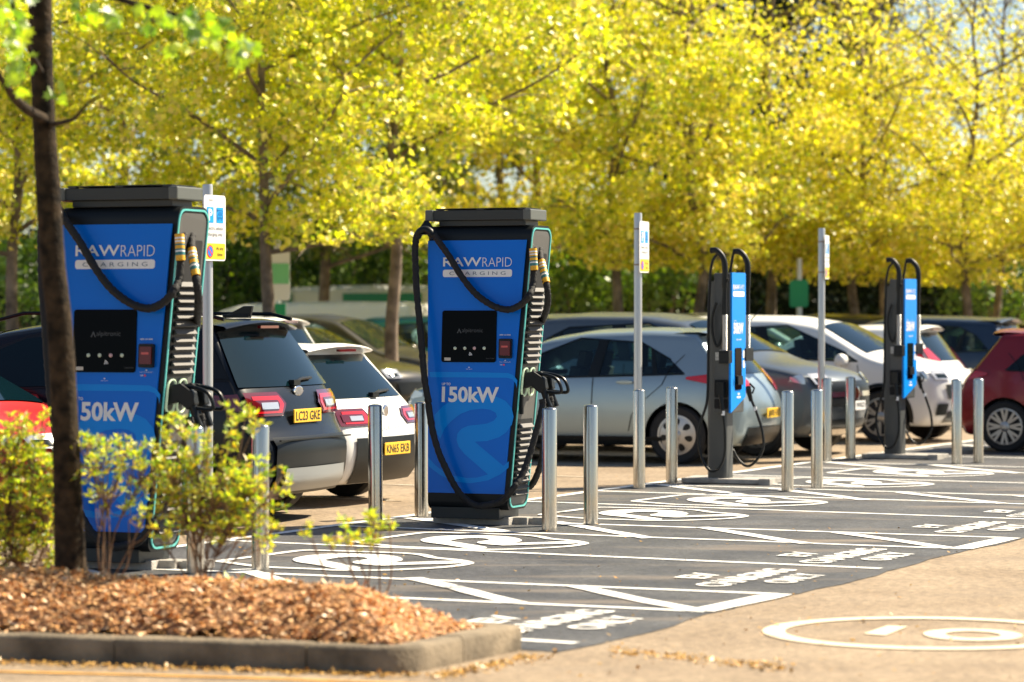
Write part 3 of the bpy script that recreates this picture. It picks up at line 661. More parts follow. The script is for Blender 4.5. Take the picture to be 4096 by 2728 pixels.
    # connectors in their holsters
    for k, (dx, dy, dv) in enumerate(((0, 0, 0), (70, -25, 0))):
        y = .10 + .15 * k; zc = 1.16
        mb = MB(); rg_ = [side(y + a, zc + b, .02) for a, b in rrect(-.055, .055, -.11, .11, .05, 6)]; mb.tube(rg_ + [rg_[0]], .009, 6, 0, False); mb.build('holster_ring', mat('holster_green', (.55, .68, .45), .4, emit=.1), sface)
        con = MB(); o = side(y, zc, .0)
        def Lp(px, pz, py=0): return o + Vector((px, py, pz))
        body_ = [(.0, .075), (.11, .085), (.20, .03), (.215, -.05), (.16, -.09), (.09, -.035), (.0, -.06)]
        con.prism([Lp(a, b, -.035) for a, b in body_][::-1], (0, .07, 0))
        g1 = con.build('connector', M_black, t, None, .008)
        mb = MB(); hd = [(.08, .075), (.22, .055), (.30, .02), (.335, -.055), (.315, -.085), (.20, -.075)]
        pts = [Lp(a, b) for a, b in hd]; mb.tube(spline(pts, 4), .014, 8); mb.tube([Lp(.17, -.02), Lp(.20, -.12), Lp(.235, -.20)], [.03, .026, .026], 10)
        mb.build('handle', M_trim, g1, 40)
    return t
tc1 = tall_charger()
Y1 = 19.95
dup(tc1, P(703 - 203 * .98 * 24.2 / Y1 + 6, 1260, Y1).xy.to_3d(), CYAW, 'tall blue rapid charger partly hidden by the tree trunk and the shrub', scale=None)

# ================================================================== SLIM CHARGERS
def slim_charger():
    loc = Vector((P(2884, 1260, 30.1).x, 30.1, 0)); yaw = math.atan2(-.4254, .905)
    t = thing('slim_charger', 'slim dark charger with bright blue front in front of the silver hatchback tail', 'charging station', loc, yaw, 'slim chargers on poles')
    Mi = (Matrix.Translation(loc) @ Matrix.Rotation(yaw, 4, 'Z')).inverted(); camL = Mi @ Vector((0, 0, CAMH)); M3 = Mi.to_3x3()
    # local x = road side (front normal +x), local y = away along the row
    def px(u, v, x):                      # on plane x = const
        d = M3 @ ray(u, v); k = (x - camL.x) / d.x; return camL + d * k
    def py(u, v, y):                      # on plane y = const
        d = M3 @ ray(u, v); k = (y - camL.y) / d.y; return camL + d * k
    d5 = lambda x, y: (2800 + .3827 * x, 980 + .3827 * y); d6 = lambda x, y: (2500 + .3507 * x, 1500 + .3507 * y)
    YN = -.20; XF = .20
    mb = MB(); mb.prism([(x, y, 0.06) for x, y in rrect(-.115, .095, -.10, .12, .04)], (0, 0, 1.98)); mb.build('pole', M_slim, t, 40)
    mb = MB(); mb.box((.085, 0.0, 1.42), (.175, .40, 1.40)); mb.build('body', M_slim, t, None, .012)
    # blue front: stepped outline
    zT, zB = 2.125, .72
    pts = [(-.215, zB), (.20, zB + .155), (.20, zT - .01), (.185, zT), (-.185, zT), (-.185, 1.32), (-.215, 1.32)]
    XB = .168; mb = MB(); mb.prism([(XB, y, z) for y, z in pts], (.022, 0, 0)); fp = mb.build('front_panel', M_cyan, t)
    xo = XB + .022
    mb = MB(); on = lambda y, z: Vector((xo + .002, y, z))
    text_fit(mb, 'RAW', on, (-.155, .01, 1.955, 2.005), .03); text_fit(mb, 'RAPID', on, (.018, .155, 1.955, 2.005), -.01)
    mb.poly([on(y, z) for y, z in rrect(-.158, .158, 1.885, 1.938, .014)])
    text_fit(mb, 'UP TO', on, (-.13, -.07, 1.635, 1.648), .02); text_fit(mb, '50kW', on, (-.145, .13, 1.51, 1.625), .04); text_fit(mb, '0808 164 4968', on, (-.07, .07, 1.445, 1.46), .02)
    for a, b in ((.145, 1.30), (.145, 1.20)): mb.poly([on(y, z) for y, z in rrect(a - .028, a + .028, b - .035, b + .045, .02)])
    mb.poly([on(y, z) for y, z in rrect(-.03, .03, .90, .915, .004)]); mb.poly([on(y, z) for y, z in rrect(-.05, .05, .865, .885, .004)])
    mb.build('lettering', M_white, fp)
    mb = MB(); mb.prism([(xo, y, z) for y, z in rrect(-.105, .07, .95, 1.37, .015)], (.008, 0, 0)); sc_ = mb.build('screen', M_screen, t)
    mb = MB(); mb.prism([(xo + .008, y, z) for y, z in rrect(-.08, .05, 1.0, 1.09, .01)], (.02, 0, 0)); mb.build('card_reader', M_black, sc_)
    mb = MB()
    for yy in (-.15, .12): mb.poly([on(y, z) for y, z in ((yy, .99), (yy + .01, .99), (yy + .01, 1.06), (yy, 1.06))])
    mb.build('slot', M_ink, fp)
    # sticker on the dark side
    mb = MB(); a = py(*d5(160, 1205), YN - .012); b = py(*d5(292, 1122), YN - .012); c = py(*d5(205, 1122), YN - .012); d = py(*d5(262, 1095), YN - .012)
    mb.poly([Vector((x, YN - .012, z)) for x, z in ((a.x, a.z), (b.x, a.z), (b.x, b.z), (d.x, b.z), (d.x, d.z), (c.x, d.z), (c.x, b.z), (a.x, b.z))]); mb.build('sticker', mat('sticker_grey', (.45, .45, .43), .5, var=.3, vscale=60), t)
    for sgn, nm in ((-1, 'near'), (1, 'far')):
        far = sgn > 0; yy = .36 if far else -.245
        ax_ = .135 if not far else .15
        mb = MB(); mb.box((ax_, .28 if far else -.225, 1.30 if far else 1.28), (.11, .22 if far else .10, .13)); mb.build('arm_bracket', M_black, t, None, .006)
        mb = MB(); z0 = 1.345; z1 = 1.70
        prof = []; k = 0
        while z0 + k * .012 < z1: prof += [(.027, z0 + k * .012), (.031, z0 + k * .012 + .004), (.027, z0 + k * .012 + .009)]; k += 1
        mb.lathe(prof, 14, Matrix.Translation((ax_, yy, 0))); mb.build('spring_sleeve', mat('spring_steel', (.55, .54, .50), .3, .8), t, 60)
        mb = MB(); arc = [Vector((ax_, yy, 1.70)), Vector((ax_, yy, 1.85)), Vector((ax_, yy, 2.02)), Vector((ax_, yy, 2.2)), Vector((ax_ - .03, yy, 2.29)), Vector((ax_ - .09, yy, 2.345)), Vector((ax_ - .15, yy, 2.345))]
        s_ = spline(arc, 6); mb.tube(s_, [.024 if i < 11 else .030 for i in range(len(s_))], 12); mb.build('arm', M_black, t, 50)
    def cab(pts, r=.014):
        mb = MB(); mb.tube(spline(pts, 8), r, 9); return mb.build('charging_cable', M_black, t, 60)
    y0 = -.245
    cab([py(*d5(*q), y0) for q in ((215, 95), (185, 95), (140, 150), (112, 260), (100, 450), (90, 700), (86, 1000), (85, 1300))] + [py(*d6(*q), y0 - .02) for q in ((935, 300), (870, 520), (838, 700), (862, 900), (930, 1050), (1000, 1098), (1080, 1050), (1135, 900), (1140, 650), (1118, 440))])
    cab([py(*d5(*q), y0 - .01) for q in ((292, 350), (262, 430), (243, 600), (240, 850), (215, 1000), (175, 1058), (138, 960), (125, 830), (135, 720), (172, 600))])
    cab([Vector((ax_ - .15, .36, 2.345)), Vector((-.02, .36, 2.25)), Vector((-.06, .34, 1.9)), Vector((-.04, .32, 1.4)), Vector((0, .30, .9))] + [py(*d6(*q), .30) for q in ((1205, 760), (1245, 880), (1310, 985), (1400, 1040), (1490, 985), (1575, 840), (1565, 640), (1505, 440), (1440, 280))])
    mb = MB(); mb.tube([py(*d6(1118, 450), y0 - .02), py(*d6(1100, 300), y0 - .02), py(*d6(1095, 200), y0 + .0)], [.017, .02, .03], 10); mb.box(py(*d6(1100, 155), y0 + .01), (.075, .09, .13)); mb.build('connector', M_trim, t, 40)
    mb = MB(); mb.tube([py(*d6(1440, 300), .30), py(*d6(1415, 200), .29), py(*d6(1400, 140), .26)], [.02, .026, .032], 10); mb.tube([py(*d6(1420, 95), .27), py(*d6(1475, 150), .3), py(*d6(1455, 205), .3), py(*d6(1420, 190), .28)], .011, 8); mb.build('connector', M_trim, t, 40)
    for qq, y_ in (((1118, 435), y0 - .02), ((1485, 385), .30)):
        mb = MB(); a = py(*d6(*qq), y_); mb.tube([a + Vector((0, 0, .022)), a - Vector((0, 0, .022))], .0175, 10); mb.build('cable_tag', M_white, t)
    mb = MB()
    for (x0, x1, y0_, y1_) in ((1020, 1175, 55, 255), (1018, 1172, 275, 385)):
        a = py(*d6(x0, y1_), YN - .013); b = py(*d6(x1, y0_), YN - .013); mb.poly([Vector((x, YN - .0135, z)) for x, z in rrect(a.x, b.x, a.z, b.z, .015)])
    mb.build('socket_recess', mat('recess_black', (.004, .004, .005), .8), t)
    mb = MB(); mb.box((.06, -.02, .035), (.85, .30, .05)); mb.box((.05, .28, .03), (.95, .22, .055)); mb.box((.52, -.04, .035), (.12, .30, .07), Matrix.Rotation(R(5), 3, 'Z')); mb.build('concrete_plinth', M_conc, t, None, .008)
    return t
sc1 = slim_charger()
dup(sc1, P(3582, 1260, 35.3).xy.to_3d(), math.atan2(-.4254, .905) + R(-3), 'slim dark charger with bright blue front standing before the white SUV')

# ================================================================== CARS
def interp(tab, x):
    if x <= tab[0][0]: return tab[0][1]
    for (a, fa), (b, fb) in zip(tab, tab[1:]):
        if x <= b: k = (x - a) / (b - a); return fa + (fb - fa) * k
    return tab[-1][1]
def smooth(tab, x, h=.012): return (interp(tab, x - h) + interp(tab, x) * 2 + interp(tab, x + h)) / 4
PROF = {
 'hatch': dict(top=[(0, .955), (.10, .985), (.30, 1.0), (.46, .985), (.58, .93), (.76, .665), (.80, .635), (.90, .585), (.97, .53), (1.0, .47)],
   rear=[(.12, .035), (.2, .012), (.34, .0), (.46, .004), (.52, .016), (.60, .028), (.64, .045), (.93, .135), (1.0, .15)], front=[(.12, .04), (.2, .012), (.34, 0), (.44, .006), (.52, .03), (.6, .05)],
   dlo_b=[(.175, .665), (.30, .652), (.50, .635), (.735, .615)], dlo_t=[(.215, .76), (.30, .885), (.47, .915), (.70, .665)]),
 'suv': dict(top=[(0, .95), (.08, .975), (.25, 1.0), (.45, .995), (.58, .945), (.745, .715), (.79, .675), (.90, .625), (.97, .57), (1.0, .50)],
   rear=[(.12, .04), (.22, .012), (.36, .0), (.46, .006), (.56, .012), (.62, .022), (.66, .035), (.93, .105), (1.0, .12)], front=[(.12, .05), (.2, .015), (.34, 0), (.50, .004), (.58, .03), (.66, .05)],
   dlo_b=[(.135, .70), (.30, .672), (.50, .655), (.725, .64)], dlo_t=[(.175, .80), (.24, .885), (.48, .915), (.685, .70)]),
 'estate': dict(top=[(0, .95), (.06, .965), (.25, .99), (.45, 1.0), (.56, .95), (.73, .67), (.78, .64), (.90, .60), (.97, .54), (1.0, .48)],
   rear=[(.12, .03), (.22, .008), (.34, .0), (.50, .006), (.60, .018), (.64, .03), (.93, .10), (1.0, .115)], front=[(.12, .04), (.2, .012), (.34, 0), (.46, .004), (.54, .03), (.62, .05)],
   dlo_b=[(.12, .665), (.30, .655), (.50, .64), (.715, .62)], dlo_t=[(.165, .80), (.23, .885), (.47, .92), (.675, .68)]),
 'van': dict(top=[(0, .97), (.05, .99), (.4, 1.0), (.72, .98), (.80, .93), (.92, .62), (.97, .52), (1.0, .45)],
   rear=[(.1, .01), (.3, 0), (1.0, .02)], front=[(.1, .02), (.3, 0), (.45, .005), (.6, .03)],
   dlo_b=[(.70, .60), (.76, .60), (.82, .60), (.89, .59)], dlo_t=[(.70, .84), (.74, .86), (.80, .86), (.86, .70)]),
}
GT = [(.08, .90), (.16, .965), (.30, .995), (.42, 1.0), (.55, .985), (.64, .955), (.93, .77), (1.02, .72)]
def car(name, label, paintm, ref, head, kind='hatch', L=4.4, W=1.8, H=1.5, group='cars parked around the charging bays', rim=5, rimm=None, rimr=.225, tyre=.33, tail=None, lights='hatch', plate=None, plateend='rear', clad=False,
        x_r=.86, x_f=None, privacy=False, wheels=True, extras=None, wiper=False, badge=None, refx=0.0, refy=0.0, grille=False, trimz=.27, mirror=True, seams=True, headl=True, roofbox=None):
    pr = dict(PROF[kind]); ht = W / 2
    if privacy: pr['dlo_b'] = [(.05, .70)] + pr['dlo_b']; pr['dlo_t'] = [(.10, .86)] + pr['dlo_t']
    if privacy: pr['rear'] = [(.12, .03), (.2, .005), (.40, .0), (.425, .012), (.45, .026), (.56, .030), (.61, .036), (.66, .05), (.93, .120), (1.0, .135)]
    rw_ = 1.0 if privacy else .84; x_f = x_f or L - .88
    head = Vector((head[0], head[1], 0)).normalized(); yaw = math.atan2(head.y, head.x); left = Vector((-head.y, head.x, 0))
    loc = Vector((ref[0], ref[1], 0)) - head * refx - left * refy
    t = thing(name, label, 'car' if kind != 'van' else 'van', loc, yaw, group)
    def plan(x):
        e = abs(2 * x / L - 1); return 1 - .16 * max(0, (e - .55) / .45) ** 2.6
    def hw(x, z): return ht * smooth(GT, z / H, .03) * plan(x)
    def topz(x, v=0): return H * (smooth(pr['top'], x / L, .02) - .038 * v * v)
    def rx(z, y=0): return L * smooth(pr['rear'], z / H, .02) + .10 * (y / ht) ** 2 + .03 * (y / ht) ** 4
    def fx_(z, y=0): return L * (1 - smooth(pr['front'], z / H, .02)) - .16 * (y / ht) ** 2 - .10 * (y / ht) ** 6
    z0 = .20 * H / 1.5
    NU, NV, NW = 44, 10, 14; key = {}; vs = []; fs = []
    def vert(i, j, k):
        if (i, j, k) in key: return key[(i, j, k)]
        u = i / NU; v = 2 * j / NV - 1; w_ = k / NW; u = u - .06 * math.sin(4 * math.pi * u) / 2
        z = z0 + w_ * (H * .5); x = L * u; y = 0
        for _ in range(10):
            a = rx(z, y); b = fx_(z, y); x = a + (b - a) * u; tz = topz(x, v); z = z0 + w_ ** .95 * (tz - z0); y = v * hw(x, z)
        key[(i, j, k)] = len(vs); vs.append((x, y, z)); return key[(i, j, k)]
    for i in range(NU):
        for j in range(NV): fs.append((vert(i, j, 0), vert(i, j + 1, 0), vert(i + 1, j + 1, 0), vert(i + 1, j, 0))); fs.append((vert(i, j, NW), vert(i + 1, j, NW), vert(i + 1, j + 1, NW), vert(i, j + 1, NW)))
        for k in range(NW): fs.append((vert(i, 0, k), vert(i + 1, 0, k), vert(i + 1, 0, k + 1), vert(i, 0, k + 1))); fs.append((vert(i, NV, k), vert(i, NV, k + 1), vert(i + 1, NV, k + 1), vert(i + 1, NV, k)))
    for j in range(NV):
        for k in range(NW): fs.append((vert(0, j, k), vert(0, j, k + 1), vert(0, j + 1, k + 1), vert(0, j + 1, k))); fs.append((vert(NU, j, k), vert(NU, j + 1, k), vert(NU, j + 1, k + 1), vert(NU, j, k + 1)))
    mb = MB(); mb.add(vs, fs); me = mb.mesh('body', [paintm, M_trim])
    body = bpy.data.objects.new('body', me); C.objects.link(body)
    sub = body.modifiers.new('s', 'SUBSURF'); sub.levels = 1; sub.render_levels = 1
    if wheels:
        cut = MB()
        for xx in (x_r, x_f):
            for sy in (-1, 1):
                Mx = Matrix.Translation((xx, sy * (ht - .14), tyre)) @ Matrix.Rotation(R(90), 4, 'X'); cut.lathe([(tyre * 1.13, -.24), (tyre * 1.13, .24)], 36, Mx, 1)
        co = cut.build('cut', [paintm, M_trim]); bo = body.modifiers.new('b', 'BOOLEAN'); bo.object = co; bo.operation = 'DIFFERENCE'; bo.solver = 'EXACT'
    see = kind != 'van' and not privacy
    if see:
        c2 = MB(); b_, t_ = pr['dlo_b'], pr['dlo_t']; pl = [(x * L, z * H) for x, z in b_] + [(x * L, z * H) for x, z in t_[::-1]]
        c2.prism([(x, W, z) for x, z in pl], (0, -2 * W, 0), 1); co2 = c2.build('cut', [paintm, M_trim]); b2 = body.modifiers.new('b2', 'BOOLEAN'); b2.object = co2; b2.operation = 'DIFFERENCE'; b2.solver = 'EXACT'
    dg = bpy.context.evaluated_depsgraph_get(); nm = bpy.data.meshes.new_from_object(body.evaluated_get(dg)); body.modifiers.clear(); body.data = nm; nm.name = 'body'
    if wheels: bpy.data.objects.remove(co)
    if see:
        bpy.data.objects.remove(co2); zb_ = .64 * H; 
        for sx, sy in ((.50, .35), (.50, -.35), (.29, .38), (.29, -.38)):
            mb = MB(); q = Vector((sx * L, sy, zb_)); mb.box(q + Vector((0, 0, .02)), (.14, .46, .16), Matrix.Rotation(R(-12), 3, 'Y')); mb.box(q + Vector((-.05, 0, .19)), (.10, .26, .18), Matrix.Rotation(R(-12), 3, 'Y')); mb.box(q + Vector((-.03, 0, .10)), (.03, .10, .06)); mb.build('seat', M_seat, body, None, .03)
        mb = MB(); mb.box((.655 * L, 0, zb_ + .01), (.34, 1.2, .06), Matrix.Rotation(R(6), 3, 'Y')); mb.build('dashboard', M_seat, body, None, .02)
    nm.polygons.foreach_set('use_smooth', [True] * len(nm.polygons)); nm.set_sharp_from_angle(angle=R(38)); body.parent = t
    # patches
    def sidept(x, z, s, o=.008):
        x = min(max(x, rx(z, ht * .80) + .05), fx_(z, ht * .80) - .05); return Vector((x, s * (hw(x, z) + o), z))
    def sidepatch(mb, bot, top, s, o=.008, n=22, m=5, mi=0, thick=.0):
        rows = []
        def along(pl, k):
            f = k * (len(pl) - 1); i = min(int(f), len(pl) - 2); f -= i; return [pl[i][q] + (pl[i + 1][q] - pl[i][q]) * f for q in (0, 1)]
        for j in range(m + 1):
            rows.append([])
            for i in range(n + 1):
                a = along(bot, i / n); b = along(top, i / n); q = j / m; x = (a[0] + (b[0] - a[0]) * q) * L; z = (a[1] + (b[1] - a[1]) * q) * H; rows[-1].append(sidept(x, z, s, o))
        mb.grid(rows, mi, flip=s < 0)
    def rearpatch(mb, fn_y0, fn_y1, za, zb, o=.008, n=12, m=6, front=False, mi=0):
        rows = []
        for j in range(m + 1):
            z = (za + (zb - za) * j / m) * H; rows.append([]); we = hw(fx_(z) - .16, z) if front else hw(rx(z) + .13, z)
            for i in range(n + 1):
                q = i / n; ya = fn_y0((za + (zb - za) * j / m)) * we; yb = fn_y1((za + (zb - za) * j / m)) * we; y = ya + (yb - ya) * q
                x = (fx_(z, y) + o) if front else (rx(z, y) - o); rows[-1].append(Vector((x, y, z)))
        mb.grid(rows, mi, flip=front)
    for s in (-1, 1):
        b, tp = pr['dlo_b'], pr['dlo_t']; mb = MB()
        ex = lambda pl, d: [(x + (-.012 if i == 0 else .012 if i == len(pl) - 1 else 0), z + d) for i, (x, z) in enumerate(pl)]
        
        if not see: sidepatch(mb, ex(b, -.012), ex(tp, .014), s, .004); mb.build('window_trim', M_trim, body, 60)
        cuts = ((0, .20), (.225, .52), (.56, 1.0)) if kind != 'van' else ((0, 1),)
        def sl(pl, a, c):
            out = []
            for q in range(7):
                k = (a + (c - a) * q / 6) * (len(pl) - 1); i = min(int(k), len(pl) - 2); f = k - i; out.append(tuple(pl[i][r] + (pl[i + 1][r] - pl[i][r]) * f for r in (0, 1)))
            return out
        for a, c in cuts:
            mb = MB(); sidepatch(mb, sl(b, a, c), sl(tp, a, c), s, .011 if not see else -.004, 10); mb.build('side_window', M_tint if see else M_glass if not (privacy and a < .5) else M_trim, body, 60)
        if see:
            for a, c in ((.195, .23), (.515, .565)):
                mb = MB(); sidepatch(mb, sl(b, a, c), sl(tp, a, c), s, .003, 4); sidepatch(mb, sl(b, a, c), sl(tp, a, c), s, -.03, 4); mb.build('window_pillar', M_trim, body, 60)
            mb = MB(); dn = lambda pl, o: [sidept(pl[i][0] * L + (pl[i + 1][0] - pl[i][0]) * L * q / 6, (pl[i][1] + (pl[i + 1][1] - pl[i][1]) * q / 6) * H + o, s, .004) for i in range(len(pl) - 1) for q in range(7)]
            for pl, o1, o2 in ((b, -.016, .004), (tp, -.004, .014)): mb.grid([dn(pl, o1), dn(pl, o2)])
            mb.build('window_trim', M_trim, body)
        if seams and kind != 'van':
            mb = MB()
            def seam(pl):
                pl = [Vector((x * L, z * H, 0)) for x, z in pl]; dn = []
                for i in range(len(pl) - 1):
                    for q in range(6): dn.append(pl[i].lerp(pl[i + 1], q / 6))
                dn.append(pl[-1]); mb.grid([[sidept(p.x - .005, p.y, s, .006) for p in dn], [sidept(p.x + .005, p.y, s, .006) for p in dn]])
            bs = sl(b, .2, .54); xf = b[-1][0]
            seam([(bs[-1][0], .63), (bs[-1][0] + .002, .40), (bs[-1][0] - .004, .24)]); seam([(.18, .80), (.215, .70), (.235, .58), (.285, .46), (.315, .36), (.325, .24)]); seam([(xf - .0, .61), (xf + .012, .45), (xf + .005, .24)]); seam([(.32, .225), (.74, .225)])
            mb.build('door_seam', M_trim, body)
        if kind != 'van':
            for xx in (.335, .545):
                mb = MB(); p = sidept(xx * L, .60 * H, s, .02); mb.box(p, (.20, .03, .03)); mb.box(p - Vector((0, s * .017, .0)), (.14, .012, .055)); mb.build('door_handle', paintm, body, None, .008)
            mb = MB(); sidepatch(mb, [(.235, .135), (.76, .135)], [(.235, .20), (.76, .20)], s, .012, 14, 3); mb.build('sill', M_trim, body, 60)
            if mirror:
                mb = MB(); p = sidept(.685 * L, .645 * H, s, .14); mb.lathe([(.02, -.11), (.075, -.10), (.09, 0), (.08, .09), (.03, .11)], 14, Matrix.Translation(p) @ Matrix.Rotation(R(90), 4, 'X') @ Matrix.Scale(.8, 4, (1, 0, 0))); mb.box(p - Vector((0, s * .10, .05)), (.06, .14, .03)); mb.build('door_mirror', paintm, body, 60)
    # glass front and rear
    if kind != 'van':
        mb = MB(); rearpatch(mb, lambda z: -rw_ + (z - .66) * .25, lambda z: rw_ - (z - .66) * .25, .66, .925, .010); mb.build('rear_window', M_glass, body, 60)
        mb = MB(); xr = rx(.95 * H); rows = []
        for q, dz in ((.30, -.012), (.14, .006), (.0, .012), (-.10, .004), (-.125, -.012), (-.10, -.028), (.05, -.05)):
            rows.append([Vector((xr + q + .06 * (v_ / 6) ** 2, v_ / 6 * hw(xr + .2, .93 * H) * .93, topz(max(xr + q, .12), .9 * v_ / 6) + dz)) for v_ in range(-6, 7)])
        mb.grid(rows); sp_ = mb.build('rear_spoiler', paintm, body, 60)
        mb = MB(); mb.box((xr - .112, 0, topz(.12) - .018), (.03, .34, .022)); mb.build('brake_light', M_dred, sp_)
    xa, xb = (pr['top'][4][0] + .004, pr['top'][5][0] - .006) if kind != 'van' else (.82, .91)
    mb = MB(); rows = []
    for i in range(11):
        x = (xa + (xb - xa) * i / 10) * L; rows.append([Vector((x + .008, v * .86 * hw(x, topz(x)) , topz(x, v * .86) + .012)) for v in [k / 6 - 1 for k in range(13)]])
    mb.grid(rows); mb.build('windscreen', M_glass, body, 60)
    # grille / lower
    if kind != 'van':
        mb = MB(); rearpatch(mb, lambda z: -.80, lambda z: .80, .14, trimz if not clad else .42, .012); mb.build('rear_bumper_trim', M_trim, body, 60)
        mb = MB(); rearpatch(mb, lambda z: -.62, lambda z: .62, .16, .25, .012, front=True); rearpatch(mb, lambda z: -.68 - (z - .36) * .6, lambda z: .68 + (z - .36) * .6, .345, .46 if not grille else .52, .012, front=True); gr = mb.build('front_grille', M_trim, body, 60)
        if grille:
            mb = MB(); rearpatch(mb, lambda z: -.66, lambda z: .66, .41, .445, .022, front=True); mb.build('chrome_bar', M_chrome, gr, 60); mb = MB()
            p = Vector((fx_(.43 * H) + .03, 0, .43 * H)); mb.lathe([(.09, 0), (.09, .012), (.07, .016)], 20, Matrix.Translation(p) @ Matrix.Rotation(R(90), 4, 'Y')); mb.build('round_badge', M_chrome, gr)
        for s in (-1, 1):
            mb = MB(); rearpatch(mb, (lambda z: s * .66), (lambda z: s * .90), .22, .31, .014, front=True); mb.build('fog_light_housing', M_trim, body, 60)
        if grille:
            mb = MB(); rearpatch(mb, lambda z: -.86, lambda z: .86, .145, .185, .02, front=True); mb.build('chrome_lip', M_chrome, body, 60)
        if headl:
            zl = .50 if kind == 'suv' else .455
            for s in (-1, 1):
                mb = MB(); rearpatch(mb, (lambda z: s * .60), (lambda z: s * .93), zl, zl + .075, .014, front=True)
                if s < 0: mb.f = [f[::-1] for f in mb.f]
                sidepatch(mb, [(.905, zl + .02), (.945, zl)], [(.905, zl + .05), (.945, zl + .08)], s, .014, 6, 3); hl = mb.build('headlight', M_clear, body, 60)
                mb = MB(); rearpatch(mb, (lambda z: s * .66), (lambda z: s * .88), zl + .012, zl + .045, .020, front=True); mb.build('lens', M_glass, hl, 60)
    # tail lights
    if tail:
        za, zb, yin, xout = tail
        for s in (-1, 1):
            full = lights == 'plain'
            mb = MB(); rearpatch(mb, (lambda z: s * (yin + abs(z - (za + zb) / 2) * 1.6)), (lambda z: s * .99), za, zb, .014)
            sidepatch(mb, [(.02, za + .012), (xout, (za + zb) / 2 + .012)], [(.02, zb), (xout, (za + zb) / 2 + .03)], s, .014, 10, 4); tl = mb.build('tail_light', M_red if full else M_dred, body, 60)
            if not full:
                dz_ = zb - za; y0_ = (lambda z: s * (yin + .05 + abs(z - (za + zb) / 2) * 1.4))
                mb = MB(); rearpatch(mb, y0_, (lambda z: s * .90), za + dz_ * .12, za + dz_ * .84, .018); mb.build('red_lens', M_red, tl, 60)
                mb = MB(); rearpatch(mb, (lambda z: s * (yin + .13 + abs(z - (za + zb) / 2) * 1.2)), (lambda z: s * .93), za + dz_ * .24, za + dz_ * .68, .022); mb.build('dark_lens', M_dred, tl, 60)
                mb = MB(); rearpatch(mb, (lambda z: s * (yin + .17)), (lambda z: s * .80), za + dz_ * .30, za + dz_ * .58, .026); mb.build('clear_lens', M_clear, tl, 60)
    def plate_at(end, zc, txt, mt, wd=.52, hh=.112):
        mb = MB(); x = rx(zc * H) - .03 if end == 'rear' else fx_(zc * H) + .03; sgn = -1 if end == 'rear' else 1
        mb.box((x, 0, zc * H), (.014, wd, hh)); pl = mb.build('number_plate', mt, t, None, .004)
        mb = MB(); text_fit(mb, txt, lambda a, b: Vector((x + sgn * .009, sgn * a, zc * H + b)), (-wd / 2 + .03, wd / 2 - .03, -.038, .038), .012); mb.build('lettering', M_ink, pl)
    if plate: plate_at(plateend, plate[0], plate[1], M_plateY if plateend == 'rear' else M_plateW)
    if clad:
        mb = MB(); rearpatch(mb, lambda z: -.70 + (z - .16) * .3, lambda z: .70 - (z - .16) * .3, .155, .27, .03); mb.build('skid_plate', mat('skid_silver', (.35, .37, .38), .35, .5), body, 60)
        for s in (-1, 1):
            mb = MB(); mb.lathe([(.055, -.12), (.055, 0), (.045, .0), (.045, -.10)], 16, Matrix.Translation((.13, s * .50, .30)) @ Matrix.Rotation(R(-90), 4, 'Y') @ Matrix.Scale(1.5, 4, (0, 1, 0))); mb.build('exhaust_tip', M_chrome, body, 60)
        mb = MB(); z_ = .70
        for s in (-1, 1):
            for xx in (x_r, x_f):
                N = 20; ri, ro = tyre * 1.13, tyre * 1.28
                mb.grid([[sidept(xx + r_ * math.cos(a), tyre + r_ * math.sin(a), s, .010) for a in [R(-10 + 200 * k / N) for k in range(N + 1)]] for r_ in (ri, ro)], flip=s > 0)
        mb.build('arch_cladding', M_trim, body, 60)
    if wiper:
        mb = MB(); z1 = .675 * H; mb.tube([Vector((rx(z1) - .03, 0.0, z1)), Vector((rx(z1 + .02) - .035, -.14, z1 + .03)), Vector((rx(z1 + .06) - .03, -.40, z1 + .035))], .014, 6); mb.box((rx(z1) - .03, .0, z1), (.05, .12, .045)); mb.build('rear_wiper', M_trim, body, 40)
    if badge:
        mb = MB(); zc = badge[1] * H; text_fit(mb, badge[0], lambda a, b: Vector((rx(zc, a) - .013, -a, zc + b)), (badge[2], badge[3], -.014, .014), .01); mb.build('badge_lettering', mat('badge_grey', (.12, .12, .12), .3), body)
        mb = MB(); zc = (badge[1] + .10) * H; mb.lathe([(.055, 0), (.055, .010), (.045, .014)], 20, Matrix.Translation((rx(zc) - .008, 0, zc)) @ Matrix.Rotation(R(-90), 4, 'Y')); mb.build('round_badge', M_chrome, body)
